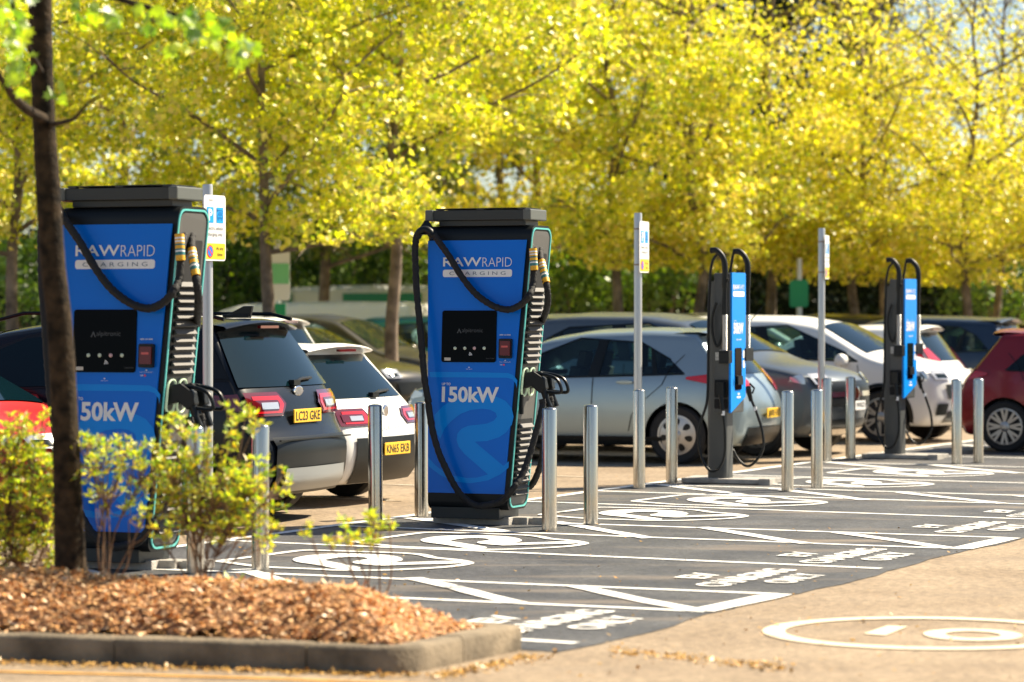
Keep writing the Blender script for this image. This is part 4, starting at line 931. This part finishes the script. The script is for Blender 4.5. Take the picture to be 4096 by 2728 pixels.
    if wheels:
        rimm = rimm or M_alloy
        for xx in (x_r, x_f):
            for s in (-1, 1):
                Mx = Matrix.Translation((xx, s * (ht * .985 - .11), tyre)) @ Matrix.Rotation(R(-90 * s), 4, 'X')
                wd = .105
                mb = MB(); mb.lathe([(rimr, -wd), (tyre - .03, -wd), (tyre, -wd + .03), (tyre, wd - .03), (tyre - .03, wd), (rimr + .01, wd - .004), (rimr, wd - .02)], 40, Mx); ty = mb.build('wheel', M_rubber, t, 40)
                mb = MB(); mb.lathe([(rimr + .004, .05), (rimr + .004, wd - .004), (rimr - .018, wd - .002), (rimr - .024, .06)], 36, Mx, 0)
                if rim == 'cover':
                    mb.lathe([(rimr * .97, wd - .03), (rimr * .95, wd - .014), (rimr * .5, wd + .002), (.05, wd + .006)], 36, Mx, 0)
                    for k in range(7):
                        a0 = 2 * math.pi * k / 7 + .2; c_ = Mx @ Vector((rimr * .66 * math.cos(a0), rimr * .66 * math.sin(a0), wd - .0)); ex_ = Mx.to_3x3() @ Vector((math.cos(a0), math.sin(a0), -.12)); ey_ = Mx.to_3x3() @ Vector((-math.sin(a0), math.cos(a0), 0))
                        mb.prism([c_ + ex_ * (.046 * math.cos(b_)) + ey_ * ((.034 + .012 * math.cos(b_)) * math.sin(b_)) for b_ in [2 * math.pi * q / 14 for q in range(14)]], Mx.to_3x3() @ Vector((0, 0, .004)), 1)
                else:
                    for k in range(rim):
                        a0 = 2 * math.pi * k / rim
                        for da in (-.16, .16):
                            c, s_ = math.cos(a0 + da), math.sin(a0 + da); c0, s0 = math.cos(a0), math.sin(a0); wv = .016
                            p1 = Vector((c0 * .05, s0 * .05, wd - .022)); p2 = Vector((c * rimr * .97, s_ * rimr * .97, wd - .014)); nn = (p2 - p1).cross(Vector((0, 0, 1))).normalized() * wv
                            mb.prism([Mx @ q for q in (p1 - nn, p2 - nn, p2 + nn, p1 + nn)], Mx.to_3x3() @ Vector((0, 0, .02)))
                mb.lathe([(.062, wd - .03), (.062, wd + .004), (.045, wd + .012)], 16, Mx); mb.lathe([(rimr * .99, .02), (rimr * .99, .04)], 24, Mx, 1)
                mb.build('rim', [rimm, M_trim], ty, 40)
    if extras: extras(t, body, rx, fx_, hw, topz, L, W, H)
    return t
C_dark = paint('paint_graphite', (.007, .010, .015), .0, .18); MATS['paint_graphite'].node_tree.nodes['Principled BSDF'].inputs['Specular IOR Level'].default_value = .2; MATS['paint_graphite'].node_tree.nodes['Principled BSDF'].inputs['Coat Weight'].default_value = .22; C_white = paint('paint_white', (.74, .74, .72)); C_red = paint('paint_red', (.55, .012, .010)); C_silver = paint('paint_silver_grey', (.29, .37, .41), .6, .22)
C_grey = paint('paint_dark_grey', (.10, .12, .14), .5, .25); C_maroon = paint('paint_maroon', (.24, .008, .014), .3, .25); C_navy = paint('paint_navy', (.020, .040, .075), .5, .25); C_olive = paint('paint_olive_brown', (.040, .036, .026), .3, .3)
C_brown = paint('paint_dark_brown', (.028, .024, .018), .4, .25); C_teal = paint('paint_teal', (.02, .22, .24), .4, .3); C_pale = paint('paint_pale_silver', (.42, .43, .40), .6, .3); C_blk = paint('paint_black', (.012, .014, .018), .3, .2)

def suv_extra(t, body, rx, fx_, hw, topz, L, W, H):
    mb = MB(); mb.box((.75, 0, H + .0), (.24, .07, .03)); mb.prism([(.62, -.02, H), (.86, -.02, H), (.68, -.02, H + .085), (.60, -.02, H + .085)], (0, .04, 0)); mb.build('roof_antenna', M_trim, body, None, .006)
    mb = MB()
    for s in (-1, 1): mb.tube([Vector((.55, s * W * .335, H * .985)), Vector((.75, s * W * .345, H + .02)), Vector((2.4, s * W * .345, H + .025)), Vector((2.7, s * W * .34, H * .975))], .017, 6)
    mb.build('roof_rail', M_trim, body, 50)
    mb = MB(); zc = .60 * H; text_fit(mb, 'LC23', lambda a, b: Vector((0, 0, -5)), (0, 1, 0, 1))
    mb = MB(); mb.lathe([(.06, 0), (.06, .012), (.05, .016)], 20, Matrix.Translation((rx(.635 * H) - .006, 0, .635 * H)) @ Matrix.Rotation(R(-90), 4, 'Y') @ Matrix.Scale(1.5, 4, (0, 1, 0)) @ Matrix.Scale(.7, 4, (1, 0, 0))); mb.build('oval_badge', M_chrome, body)
    mb = MB(); mb.box((.02, .0, .405 * H), (.02, 1.35, .012)); mb.build('tailgate_seam', M_trim, body)
car('parked_car', 'dark grey SUV with yellow plate beside the nearest charger, rear towards the bays', C_dark, (-1.60, 24.68), (-.93, .365), 'suv', 4.6, 1.88, 1.69, tail=(.52, .635, .36, .21), lights='suv', plate=(.515, 'LC23 GKE'), clad=True, tyre=.35, rimr=.24, wiper=True, privacy=True, extras=suv_extra)
car('parked_car', 'white hatchback with yellow plate backed up to the central tall charger', C_white, (-1.06, 26.95), (-.915, .40), 'hatch', 4.3, 1.8, 1.45, tail=(.495, .60, .40, .15), plate=(.345, 'KN65 EKB'), wiper=True, trimz=.42, badge=('L E O N', .475, -.17, .17))
car('parked_car', 'red car with tinted windscreen and pale headlight at the left frame edge', C_red, (-3.17, 23.25), (.905, -.4254), 'hatch', 4.1, 1.72, 1.50, refx=4.1)
def astra_extra(t, body, rx, fx_, hw, topz, L, W, H):
    mb = MB(); mb.tube([Vector((.35, 0, H * .98)), Vector((.12, 0, H + .22))], .006, 5); mb.build('roof_antenna', M_trim, body)
car('parked_car', 'silver grey hatchback with dented rear door behind the bollards and the nearer slim charger', C_silver, (1.86, 33.9), (-.93, .37), 'hatch', 4.42, 1.80, 1.56, tail=(.53, .69, .50, .17), lights='plain', plate=(.37, 'AV08 HXT'), rim='cover', rimr=.225, tyre=.335, refx=.86, refy=.90, extras=astra_extra)
car('parked_car', 'dark grey SUV with chrome grille, nose towards the bays between the slim chargers', C_grey, P(3030, 1260, 35.9).xy, (.865, -.50), 'suv', 4.66, 1.90, 1.74, refx=4.66 - .86, refy=-.93, rim=5, rimr=.255, tyre=.36, grille=True, plateend='front', plate=(.345, 'RJ70 WKD'))
car('parked_car', 'white SUV with black window line facing the bays behind the farthest slim charger', C_white, P(3519, 1260, 39.6).xy, (.87, -.49), 'suv', 4.45, 1.84, 1.70, refx=4.45 - .90, refy=-.9, rim=7, rimr=.25, tyre=.35, grille=False, clad=True)
car('parked_car', 'white hatchback with big red tail lamp beyond the white SUV', C_white, P(3845, 1260, 44).xy, (-.91, .41), 'hatch', 4.0, 1.75, 1.56, tail=(.56, .78, .60, .16), lights='plain', refx=.05)
car('parked_car', 'navy blue estate car with silver roof line near the right frame edge', C_navy, P(4150, 1260, 48).xy, (-.91, .41), 'estate', 4.7, 1.84, 1.70)
car('parked_car', 'maroon hatchback with alloy wheels cut by the right frame edge', C_maroon, P(4017, 1260, 36.9).xy, (.905, -.4254), 'hatch', 4.1, 1.72, 1.54, tail=(.54, .68, .50, .12), lights='plain', refx=.72, refy=-.86, x_r=.72, rim=8, rimr=.225, tyre=.32)
car('parked_car', 'white people carrier showing only its roof and rear glass behind the graphite SUV', C_white, P(1262, 1260, 36.5).xy, (-.92, .39), 'estate', 4.4, 1.8, 1.71, tail=(.5, .62, .6, .10))
car('parked_car', 'dark brown car with lit headlamps facing right, behind the white hatchback', C_brown, P(1690, 1260, 43).xy, (.90, -.43), 'suv', 4.5, 1.85, 1.61, refx=4.5)
car('parked_car', 'olive brown car with sloping windscreen in the second row behind', C_olive, P(1870, 1260, 50).xy, (.91, -.41), 'estate', 4.8, 1.85, 1.72, refx=4.8)
car('parked_car', 'teal car roof showing left of the central tall charger', C_teal, P(2080, 1260, 56).xy, (.91, -.41), 'estate', 4.4, 1.8, 1.70, refx=3.4)
car('parked_car', 'pale silver car roof showing just right of the nearer slim charger', C_pale, P(3260, 1260, 54).xy, (.91, -.41), 'suv', 4.6, 1.85, 1.74, refx=3.5)
car('parked_car', 'black car with its roof showing behind the farthest sign post', C_blk, P(3560, 1260, 57).xy, (-.91, .41), 'estate', 4.5, 1.84, 1.73, refx=.6)
car('parked_car', 'dark low car at the far right frame edge behind the navy estate', C_blk, P(4180, 1260, 60).xy, (-.91, .41), 'estate', 4.5, 1.84, 1.60, refx=.6)
car('parked_van', 'long white van roof below the trees, left of the central charger', C_white, P(1720, 1260, 59).xy, (-.93, .37), 'van', 5.4, 2.0, 1.98, group='vans parked under the trees')
def van_extra(t, body, rx, fx_, hw, topz, L, W, H):
    mb = MB(); mb.box((1.5, hw(1.5, 1.9) + .012, H * .87), (1.9, .012, .22)); mb.box((3.9, hw(3.9, 1.9) + .012, H * .87), (.4, .012, .22)); mb.build('green_sign_panel', mat('van_green', (.01, .22, .11), .5), body)
car('parked_van', 'tall white van with green side band behind the thick tree trunk', C_white, P(1840, 1260, 66).xy, (-.93, .37), 'van', 5.6, 2.0, 2.38, group='vans parked under the trees', extras=van_extra)

# ================================================================== TREES
def tree_meshes(seed, H=9.5, R0=3.2, z0=2.3, tr=.15, leafn=20000, lsize=.085, lmat=None, nl=15, sparse=False, fade=None):
    rg = random.Random(seed); nr = np.random.default_rng(seed); mb = MB()
    def wob(p, q, n, amp):
        out = [p]
        for i in range(1, n): out.append(p.lerp(q, i / n) + Vector((rg.uniform(-1, 1), rg.uniform(-1, 1), rg.uniform(-.4, .6))) * amp)
        out.append(q); return out
    top = Vector((rg.uniform(-.4, .4), rg.uniform(-.4, .4), H * .93)); tp = wob(Vector((0, 0, -.1)), top, 7, .10)
    s_ = spline(tp, 4); n = len(s_); mb.tube(s_, [tr * (1.25 if i == 0 else 1) * (1 - .93 * (i / (n - 1)) ** .9) + .008 for i in range(n)], 9)
    tips = []
    zc = (z0 + H) / 2 + .2
    for k in range(nl):
        zk = z0 * .86 + (H * .80 - z0 * .86) * (k / (nl - 1)) ** 1.1; i = min(n - 1, int(zk / (H * .93) * (n - 1))); p0 = s_[i].copy()
        az = k * 2.4 + rg.uniform(-.5, .5); el = rg.uniform(.25, .75) if not sparse else rg.uniform(.8, 1.2); hh = 1 - ((zk + 1.3 - zc) / ((H - z0) * .62)) ** 2
        ln = R0 * max(.35, math.sqrt(max(.1, hh))) * rg.uniform(.8, 1.08)
        if sparse: ln *= .9
        p1 = p0 + Vector((math.cos(az) * math.cos(el), math.sin(az) * math.cos(el), math.sin(el) * (1.0 if zk > 3.4 else .55))) * ln
        lp = spline(wob(p0, p1, 4, .13), 3); r0 = tr * .42 * (1 - zk / H * .6); mb.tube(lp, [r0 * (1 - .85 * j / (len(lp) - 1)) + .006 for j in range(len(lp))], 6)
        for m_ in range(6):
            j = int(len(lp) * rg.uniform(.25, .98)); q0 = lp[min(j, len(lp) - 1)]
            dv = Vector((rg.gauss(0, 1), rg.gauss(0, 1), rg.gauss(.15, .6) if not sparse else rg.gauss(.9, .4))).normalized(); q1 = q0 + dv * rg.uniform(.5, 1.15); mb.tube([q0, q0.lerp(q1, .5) + Vector((0, 0, .05)), q1], [.014, .010, .005], 4)
            for c_ in range(4): tips.append(q0.lerp(q1, rg.uniform(.3, 1.1)) + Vector((rg.gauss(0, .22), rg.gauss(0, .22), rg.gauss(0, .16))))
        tips.append(p1)
    for k in range(int(nl * 5)):
        a = rg.uniform(0, 6.28); zz_ = rg.uniform(z0 - .1, H); hh = 1 - ((zz_ - zc) / ((H - z0) * .56)) ** 2; rr_ = R0 * math.sqrt(max(.03, hh)) * rg.uniform(.5, 1.0); tips.append(Vector((rr_ * math.cos(a), rr_ * math.sin(a), zz_)))
    T = np.array([tuple(q) for q in tips]); wgt = nr.random(len(T)) ** 2.2 + .08; wgt *= np.exp(-np.clip(T[:, 2] - fade[0], 0, 9) / fade[1]) if fade else 1; wgt /= wgt.sum(); idx = nr.choice(len(T), leafn, p=wgt); sg = .16 if sparse else .20
    cen = T[idx] + nr.normal(size=(leafn, 3)) * np.array([sg, sg, sg * .7]); cen = cen[cen[:, 2] > z0 - .55]
    return mb.mesh('trunk', M_barkfar, 50), leaf_object('crown', cen, lsize, lmat or M_leafY, None, .8, .3, seed, mesh_only=True)
TV = [tree_meshes(11, 10.2, 3.4, 3.3, .115, 26000, .105), tree_meshes(12, 9.4, 3.2, 2.95, .11, 22000, .10), tree_meshes(13, 9.6, 3.2, 3.0, .11, 20000, .10, M_leafY2), tree_meshes(14, 9.4, 2.6, 2.8, .09, 5200, .085, M_leafY2, 15, True, (4.0, 1.6)), tree_meshes(15, 9.2, 3.2, 2.85, .11, 12500, .10, M_leafY2, 15, False, (4.2, 1.35)), tree_meshes(16, 9.6, 3.4, 2.9, .11, 16000, .10, M_leafD)]
def tree(v, x, Y, sc, yaw, lab, cat='tree', name='maple_tree', grp='yellow green trees behind the car park'):
    p = P(x, 1260, Y); t = thing(name, lab, cat, (p.x, Y, 0), R(yaw), grp); t.scale = (sc, sc, sc)
    for nm, me in zip(('trunk', 'crown'), TV[v]): o = bpy.data.objects.new(nm, me); C.objects.link(o); o.parent = t
    return t
TR = [(0, 1058, 45.5, 1.0, 20, 'yellow green tree with its trunk beside the white and green notice, left'), (0, 1580, 48, 1.05, 140, 'yellow green tree with the thickest trunk, left of the central charger'),
      (1, 2462, 58, 1.1, 75, 'yellow green tree whose slim pale trunk rises left of the middle sign post'), (4, 2820, 58, 1.12, 200, 'yellow green tree whose trunk rises left of the nearer slim charger'),
      (4, 3095, 60, 1.12, 300, 'golden tree whose trunk rises just right of the nearer slim charger'), (4, 3400, 60, 1.02, 20, 'yellow green tree whose forked trunk rises right of the far sign post'),
      (4, 3855, 59, 1.0, 95, 'golden tree whose forked trunk rises right of the farthest slim charger'), (3, 3980, 64, 1.1, 160, 'sparse golden tree with thin trunk near the right frame edge'),
      (0, 60, 47, 1.0, 250, 'yellow green tree at the left frame edge behind the foreground trunk'), (1, 480, 53, 1.12, 310, 'yellow green tree rising behind the nearest tall charger'),
      (2, 2160, 62, 1.15, 15, 'yellow green tree with its trunk hidden behind the central charger grille'), (5, 2020, 66, 1.2, 40, 'shade-coloured green tree rising right behind the central tall charger'), (5, 1300, 64, 1.25, 10, 'tall shade-coloured green tree filling the gap between the two thick trunks'),
      (3, 3560, 68, 1.15, 60, 'sparse golden tree with open twigs against the sky, left of two'), (3, 4080, 70, 1.3, 220, 'sparse golden tree with open twigs against the sky at the right frame edge'),
      (5, 700, 66, 1.3, 120, 'tall shade-coloured green tree behind the left sign post'), (5, 1830, 70, 1.3, 80, 'tall shade-coloured green tree just left of the central charger roof'),
      (1, -250, 60, 1.2, 170, 'yellow green tree just beyond the left frame edge'), (4, 4330, 60, .95, 10, 'golden tree just beyond the right frame edge'), (3, 3760, 74, 1.2, 0, 'sparse golden tree farthest back on the right')]
for a in TR: tree(*a)
# dark conifer
def conifer():
    p = P(3030, 1260, 78); t = thing('conifer_tree', 'tall dark evergreen showing darkly behind the golden crowns at the top', 'tree', (p.x, 78, 0), 0)
    mb = MB(); mb.tube([(0, 0, -.1), (.1, 0, 8), (0, .1, 17)], [.35, .22, .04], 10); mb.build('trunk', M_bark, t, 50)
    nr = np.random.default_rng(4); pts = []
    for k in range(520):
        z = 4.5 + 13 * nr.random() ** .9; r = 3.4 * (1 - ((z - 8.5) / 10.5) ** 2) ** .5 if z < 18.9 else .3; a = nr.random() * 6.28; rr = r * (.55 + .45 * nr.random()); pts.append((rr * math.cos(a), rr * math.sin(a), z))
    T = np.array(pts); idx = nr.integers(0, len(T), 34000); leaf_object('crown', T[idx] + nr.normal(size=(34000, 3)) * .35, .27, M_leafC, t, .5, .2, 8)
conifer()
# hedge
t = thing('hedge', 'dark green hedge running behind the parked cars under the trees', 'hedge', (0, 74, 0), R(-4))
mb = MB()
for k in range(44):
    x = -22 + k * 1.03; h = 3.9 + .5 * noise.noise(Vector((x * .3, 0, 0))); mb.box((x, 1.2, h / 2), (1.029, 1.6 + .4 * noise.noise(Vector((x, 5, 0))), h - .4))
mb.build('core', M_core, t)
nr = np.random.default_rng(21); K = 900; cx = nr.uniform(-22, 22, K); cz = nr.random(K) * 4.2 + .1; cy = nr.normal(size=K) * .25 + .1; T = np.stack([cx, cy, cz], 1); idx = nr.integers(0, K, 52000)
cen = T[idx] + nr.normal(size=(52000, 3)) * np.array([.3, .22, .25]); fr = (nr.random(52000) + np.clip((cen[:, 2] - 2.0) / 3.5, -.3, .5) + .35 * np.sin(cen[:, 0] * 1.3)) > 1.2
leaf_object('foliage', cen[~fr], .11, M_leafG, t, .8, .3, 5); leaf_object('lit_tone_foliage', cen[fr], .11, M_leafM, t, .8, .3, 6)  # lit foliage put into the leaf colour: brighter green, more of it higher up
# under-storey shrubs catching the light between the left trunks
for k, (x, Y, zc, r, n_, lab) in enumerate(((830, 69, 2.8, 1.8, 5200, 'sunlit green shrub between the sign post and the left tree trunk'), (1300, 69, 2.9, 2.3, 8000, 'wide sunlit green shrub between the two thick tree trunks'), (1640, 69.5, 2.9, 1.4, 3500, 'sunlit green shrub right of the thickest trunk'),
                                  (2330, 66, 2.6, 1.3, 4500, 'sunlit green shrub right of the central charger'), (2640, 67, 2.7, 1.2, 3800, 'sunlit green shrub right of the middle sign post'), (150, 67, 2.5, 1.7, 4500, 'green shrub behind the foreground tree trunk'), (4000, 68, 2.4, 1.4, 3000, 'green shrub near the right frame edge under the trees'))):
    p = P(x, 1260, Y); t = thing('shrub', lab, 'shrub', (p.x, Y, 0), 0, 'green shrubs in front of the hedge'); nr = np.random.default_rng(30 + k)
    mb = MB()
    for j in range(6): a = j * 1.05; mb.tube([(0, 0, -.05), (.3 * math.cos(a) * r, .3 * math.sin(a) * r, zc * .5), (.7 * math.cos(a) * r, .7 * math.sin(a) * r, zc)], [.04, .03, .01], 5)
    mb.build('stem', M_bark, t)
    T = nr.normal(size=(90, 3)); T /= np.linalg.norm(T, axis=1)[:, None]; T *= (r * nr.random(90) ** .4)[:, None]; T[:, 2] = T[:, 2] * .75 + zc; idx = nr.integers(0, 90, n_); leaf_object('foliage', T[idx] + nr.normal(size=(n_, 3)) * .17, .11, M_leafM, t, .8, .3, 31 + k)
# notices among the trees
G2 = mat('notice_green', (.01, .30, .12), .5)
def notice(x, Y, ztop, w_, h_, mtop, lab, grp, pole_top):
    p = P(x, 1260, Y); t = thing('notice_sign', lab, 'sign', (p.x, Y, 0), R(-10), grp); mb = MB(); mb.lathe([(.055, -.05), (.055, pole_top)], 16); mb.build('post', M_pole, t, 40)
    mb = MB(); mb.prism([(a, -.07, b) for a, b in rrect(-w_ / 2, w_ / 2, ztop - h_, ztop, .05)], (0, .012, 0)); pl = mb.build('sign_plate', mtop, t)
    return t, pl
t, pl = notice(1110, 50, 2.78, .46, .84, M_white, 'white notice with green band on a post by the left tree trunk', None, 3.3)
mb = MB(); mb.poly([(a, -.085, b) for a, b in rrect(-.12, .22, 2.22, 2.56, .01)]); mb.build('green_band', mat('notice_light_green', (.20, .60, .28), .5), pl)
mb = MB(); mb.box((.06, -.08, 1.78), (.20, .01, .22)); mb.build('small_green_plate', G2, t)
notice(3197, 58, 2.38, .36, .53, G2, 'plain green notice on a post between the slim chargers', None, 2.8)

# ================================================================== FOREGROUND TREE
t = thing('maple_tree', 'foreground tree with dark trunk and bright green leaves, left side', 'tree', (0, 0, 0), 0)
YT = 15.7
path = [(286, 2300, 70), (281, 2247, 64), (271, 1960, 57), (262, 1744, 55), (240, 1320, 51), (211, 1052, 50), (190, 717, 49), (178, 535, 46), (168, 297, 45), (160, 0, 47), (150, -500, 42), (165, -1100, 34), (140, -1800, 20)]
b0 = P(286, 2283, YT); t.location = (b0.x, b0.y, 0)
def TP(u, v, Y=YT): return P(u, v, Y) - Vector((b0.x, b0.y, 0))
pts = [TP(u, v) for u, v, r in path]; rr = [r / FPX * YT for u, v, r in path]; pts = [Vector((pts[0].x - .0, pts[0].y, .2))] + pts[0:]; rr = [rr[0] * 1.2] + rr
sp_ = spline(pts, 8); ri = []
for i in range(len(pts) - 1):
    for k in range(8): ri.append(rr[i] + (rr[i + 1] - rr[i]) * k / 8 + .0015 * noise.noise(Vector((i * 8 + k, 0, 0)) * .7))
ri.append(rr[-1]); mb = MB(); mb.tube(sp_, ri, 22); mb.build('trunk', mat('near_bark', (.010, .008, .006), .95, spec=.2, col2=(.055, .038, .023), vscale=14, bump=1., bscale=45), t, 60)
twigs = [([(185, 480), (120, 445), (60, 395), (10, 320), (-60, 220), (-140, 60)], .032), ([(195, 500), (250, 490), (300, 470), (350, 415), (400, 385)], .016), ([(170, 300), (120, 200), (60, 60), (20, -150)], .018),
         ([(165, -150), (330, -60), (520, 10), (700, 60), (860, 130), (960, 200)], .022), ([(520, 10), (620, 90), (700, 130)], .008), ([(160, -350), (400, -250), (700, -120), (880, -30), (960, 60)], .02), ([(860, 130), (930, 150), (1000, 160)], .006), ([(60, 395), (90, 330), (100, 240)], .008)]
mb = MB(); 
for pl, r0 in twigs:
    s_ = spline([TP(u, v, YT - 1.6 * k / len(pl)) for k, (u, v) in enumerate(pl)], 5); mb.tube(s_, [r0 * (1 - .8 * i / len(s_)) for i in range(len(s_))], 8)
mb.build('branch', MATS['near_bark'], t, 60)
rgl = random.Random(8); mb = MB()
lob = [(0, 0), (.18, .08), (.46, -.02), (.34, .22), (.62, .36), (.36, .46), (.42, .72), (.20, .62), (0, 1.05), (-.20, .62), (-.42, .72), (-.36, .46), (-.62, .36), (-.34, .22), (-.46, -.02), (-.18, .08)]
def maple(c, s):
    d = Vector((rgl.gauss(0, .6), rgl.gauss(0, .5), -.6 + rgl.gauss(0, .45))).normalized(); q = Vector((rgl.gauss(0, 1), rgl.gauss(0, .5), rgl.gauss(0, .5))); x = d.cross(q).normalized(); n = x.cross(d)
    vs = [c + x * (a * s) + d * (b * s) + n * (abs(a) * s * .35 - b * b * s * .15) for a, b in lob]; mid = c + d * (.42 * s); k = len(vs); mb.add(vs + [mid], [(i, (i + 1) % k, k) for i in range(k)])
regs = [(60, 170, 55, 130, 34), (55, 60, 70, 70, 18), (90, 290, 50, 60, 14), (240, 360, 40, 40, 4), (340, 45, 60, 45, 9), (450, 60, 70, 45, 12), (620, 70, 70, 65, 20), (760, 80, 70, 60, 22), (850, 140, 60, 60, 18), (940, 160, 70, 60, 22), (980, 215, 45, 45, 8), (700, 160, 60, 30, 8), (20, -200, 160, 200, 40), (600, -260, 380, 180, 90), (160, -700, 500, 300, 160)]
for u, v, a, b, n_ in regs:
    for k in range(n_):
        maple(TP(u + rgl.gauss(0, a * .55), v + rgl.gauss(0, b * .55), YT - 1.2 + rgl.uniform(-.9, .7)), rgl.uniform(.05, .085))
mb.build('crown', M_leafN, t)

# ================================================================== FOREGROUND SHRUBS
def shrub(label, base, regs, seed, lsz=.037):
    rg = random.Random(seed); bx = P(*base); bz = bedz(bx.x, bx.y) if inside(bx.x, bx.y) else .1
    t = thing('shrub', label, 'shrub', (bx.x, bx.y, 0), 0, 'leafy shrubs in the bark bed'); o0 = Vector((bx.x, bx.y, 0)); mb = MB(); cen = []; dirs = []
    mains = []
    for (u, v, a, b, n_) in regs:
        c = P(u, v, base[2]) - o0; wx = a * base[2] / FPX; wz = b * base[2] / FPX
        j0 = Vector((rg.uniform(-.05, .05), rg.uniform(-.05, .05), bz - .03)); md = j0.lerp(c, .5) + Vector((rg.uniform(-.06, .06), rg.uniform(-.08, .08), rg.uniform(-.08, .02))); hub = c + Vector((0, rg.uniform(-.1, .1), -wz * .5))
        mb.tube(spline([j0, md, hub], 5), [.006 - .0035 * i / 10 for i in range(11)], 6)
        for k in range(int(n_ * 1.8)):
            d = Vector((rg.gauss(0, .5), rg.gauss(0, .5), rg.gauss(0, .5)))
            if d.length > 1: d.normalize()
            p = c + Vector((d.x * wx * 1.45, d.y * max(wx, .2), d.z * wz * 1.4)); p.z = max(p.z, bz + .04)
            s0 = hub.lerp(p, rg.uniform(0, .35)) if rg.random() < .7 else md.lerp(hub, rg.random()); q = s0.lerp(p, .55) + Vector((rg.uniform(-.02, .02), rg.uniform(-.02, .02), -.02)); mb.tube([s0, q, p], [.0035, .0028, .0018], 4, 0, False)
            ax = (p - q).normalized(); ax = (ax + Vector((0, 0, .6))).normalized(); x = ax.orthogonal().normalized(); y = ax.cross(x)
            for m_ in range(rg.randint(7, 10)):
                an = m_ * 2.4; el = rg.uniform(.1, 1.0); dd = (x * math.cos(an) + y * math.sin(an)) * math.cos(el) + ax * math.sin(el); cen.append(p - ax * (.022 * rg.random())); dirs.append(dd)
    mb.build('stem', mat('shrub_twig', (.16, .10, .06), .9, var=.3, vscale=20), t, 60)
    leaf_object('foliage', np.array([tuple(c) for c in cen]), lsz, M_leafB, t, .32, .25, seed, np.array([tuple(d) for d in dirs]), .15)
shrub('dense lime green shrub in the bark bed at the left frame edge', (60, 2300, 16.1), [(40, 1800, 90, 110, 42), (150, 1840, 70, 90, 30), (30, 2000, 110, 150, 60), (180, 2000, 90, 130, 46), (240, 1880, 60, 70, 18), (60, 2180, 120, 110, 44), (200, 2190, 80, 90, 18), (170, 1690, 25, 60, 5), (60, 1720, 40, 40, 8)], 51)
shrub('thin twiggy shrub right of the foreground trunk before the nearest charger', (400, 2300, 15.7), [(400, 1830, 90, 80, 16), (500, 1800, 60, 50, 9), (570, 1880, 70, 90, 18), (430, 1960, 80, 70, 10), (350, 1760, 40, 50, 7), (520, 2050, 90, 60, 5), (660, 1760, 30, 70, 5)], 52)
shrub('bushy lime green shrub around the nearest pair of bollards', (830, 2290, 15.6), [(700, 1900, 80, 120, 32), (790, 1840, 70, 110, 30), (860, 1960, 110, 110, 44), (960, 1960, 90, 100, 34), (760, 2050, 100, 90, 26), (900, 2090, 110, 80, 22), (930, 1700, 40, 70, 10), (1010, 1690, 40, 50, 7), (700, 1700, 30, 70, 6), (1060, 1950, 70, 90, 18), (1060, 2120, 60, 60, 8), (640, 2130, 60, 60, 6)], 53)
shrub('small leafy sprig at the right end of the bark bed', (1490, 2380, 15.2), [(1500, 2080, 35, 40, 6), (1490, 2150, 45, 50, 8), (1560, 2090, 20, 30, 2), (1380, 2110, 30, 30, 3), (1330, 2170, 30, 40, 3), (1240, 2120, 25, 30, 2), (1420, 2160, 20, 30, 2)], 54)
t = thing('weed', 'yellow broad-leaved weed sprouting from the bark below the shrub', 'plant', (P(930, 2330, 15.3).x, 15.3, 0), 0)
mb = MB(); wz_ = bedz(t.location.x, 15.3)
for k in range(9):
    a = k * 2.4; el = .5 + .5 * math.sin(k * 1.7); d = Vector((math.cos(a) * math.cos(el), math.sin(a) * math.cos(el), math.sin(el))); s_ = d.cross(Vector((0, 0, 1))).normalized(); L_ = .09 + .03 * math.sin(k); b_ = Vector((0, 0, wz_)); mb.add([b_, b_ + d * L_ * .5 + s_ * .022, b_ + d * L_, b_ + d * L_ * .5 - s_ * .022], [(0, 1, 2, 3)])
mb.build('leaf', M_leafB, t)
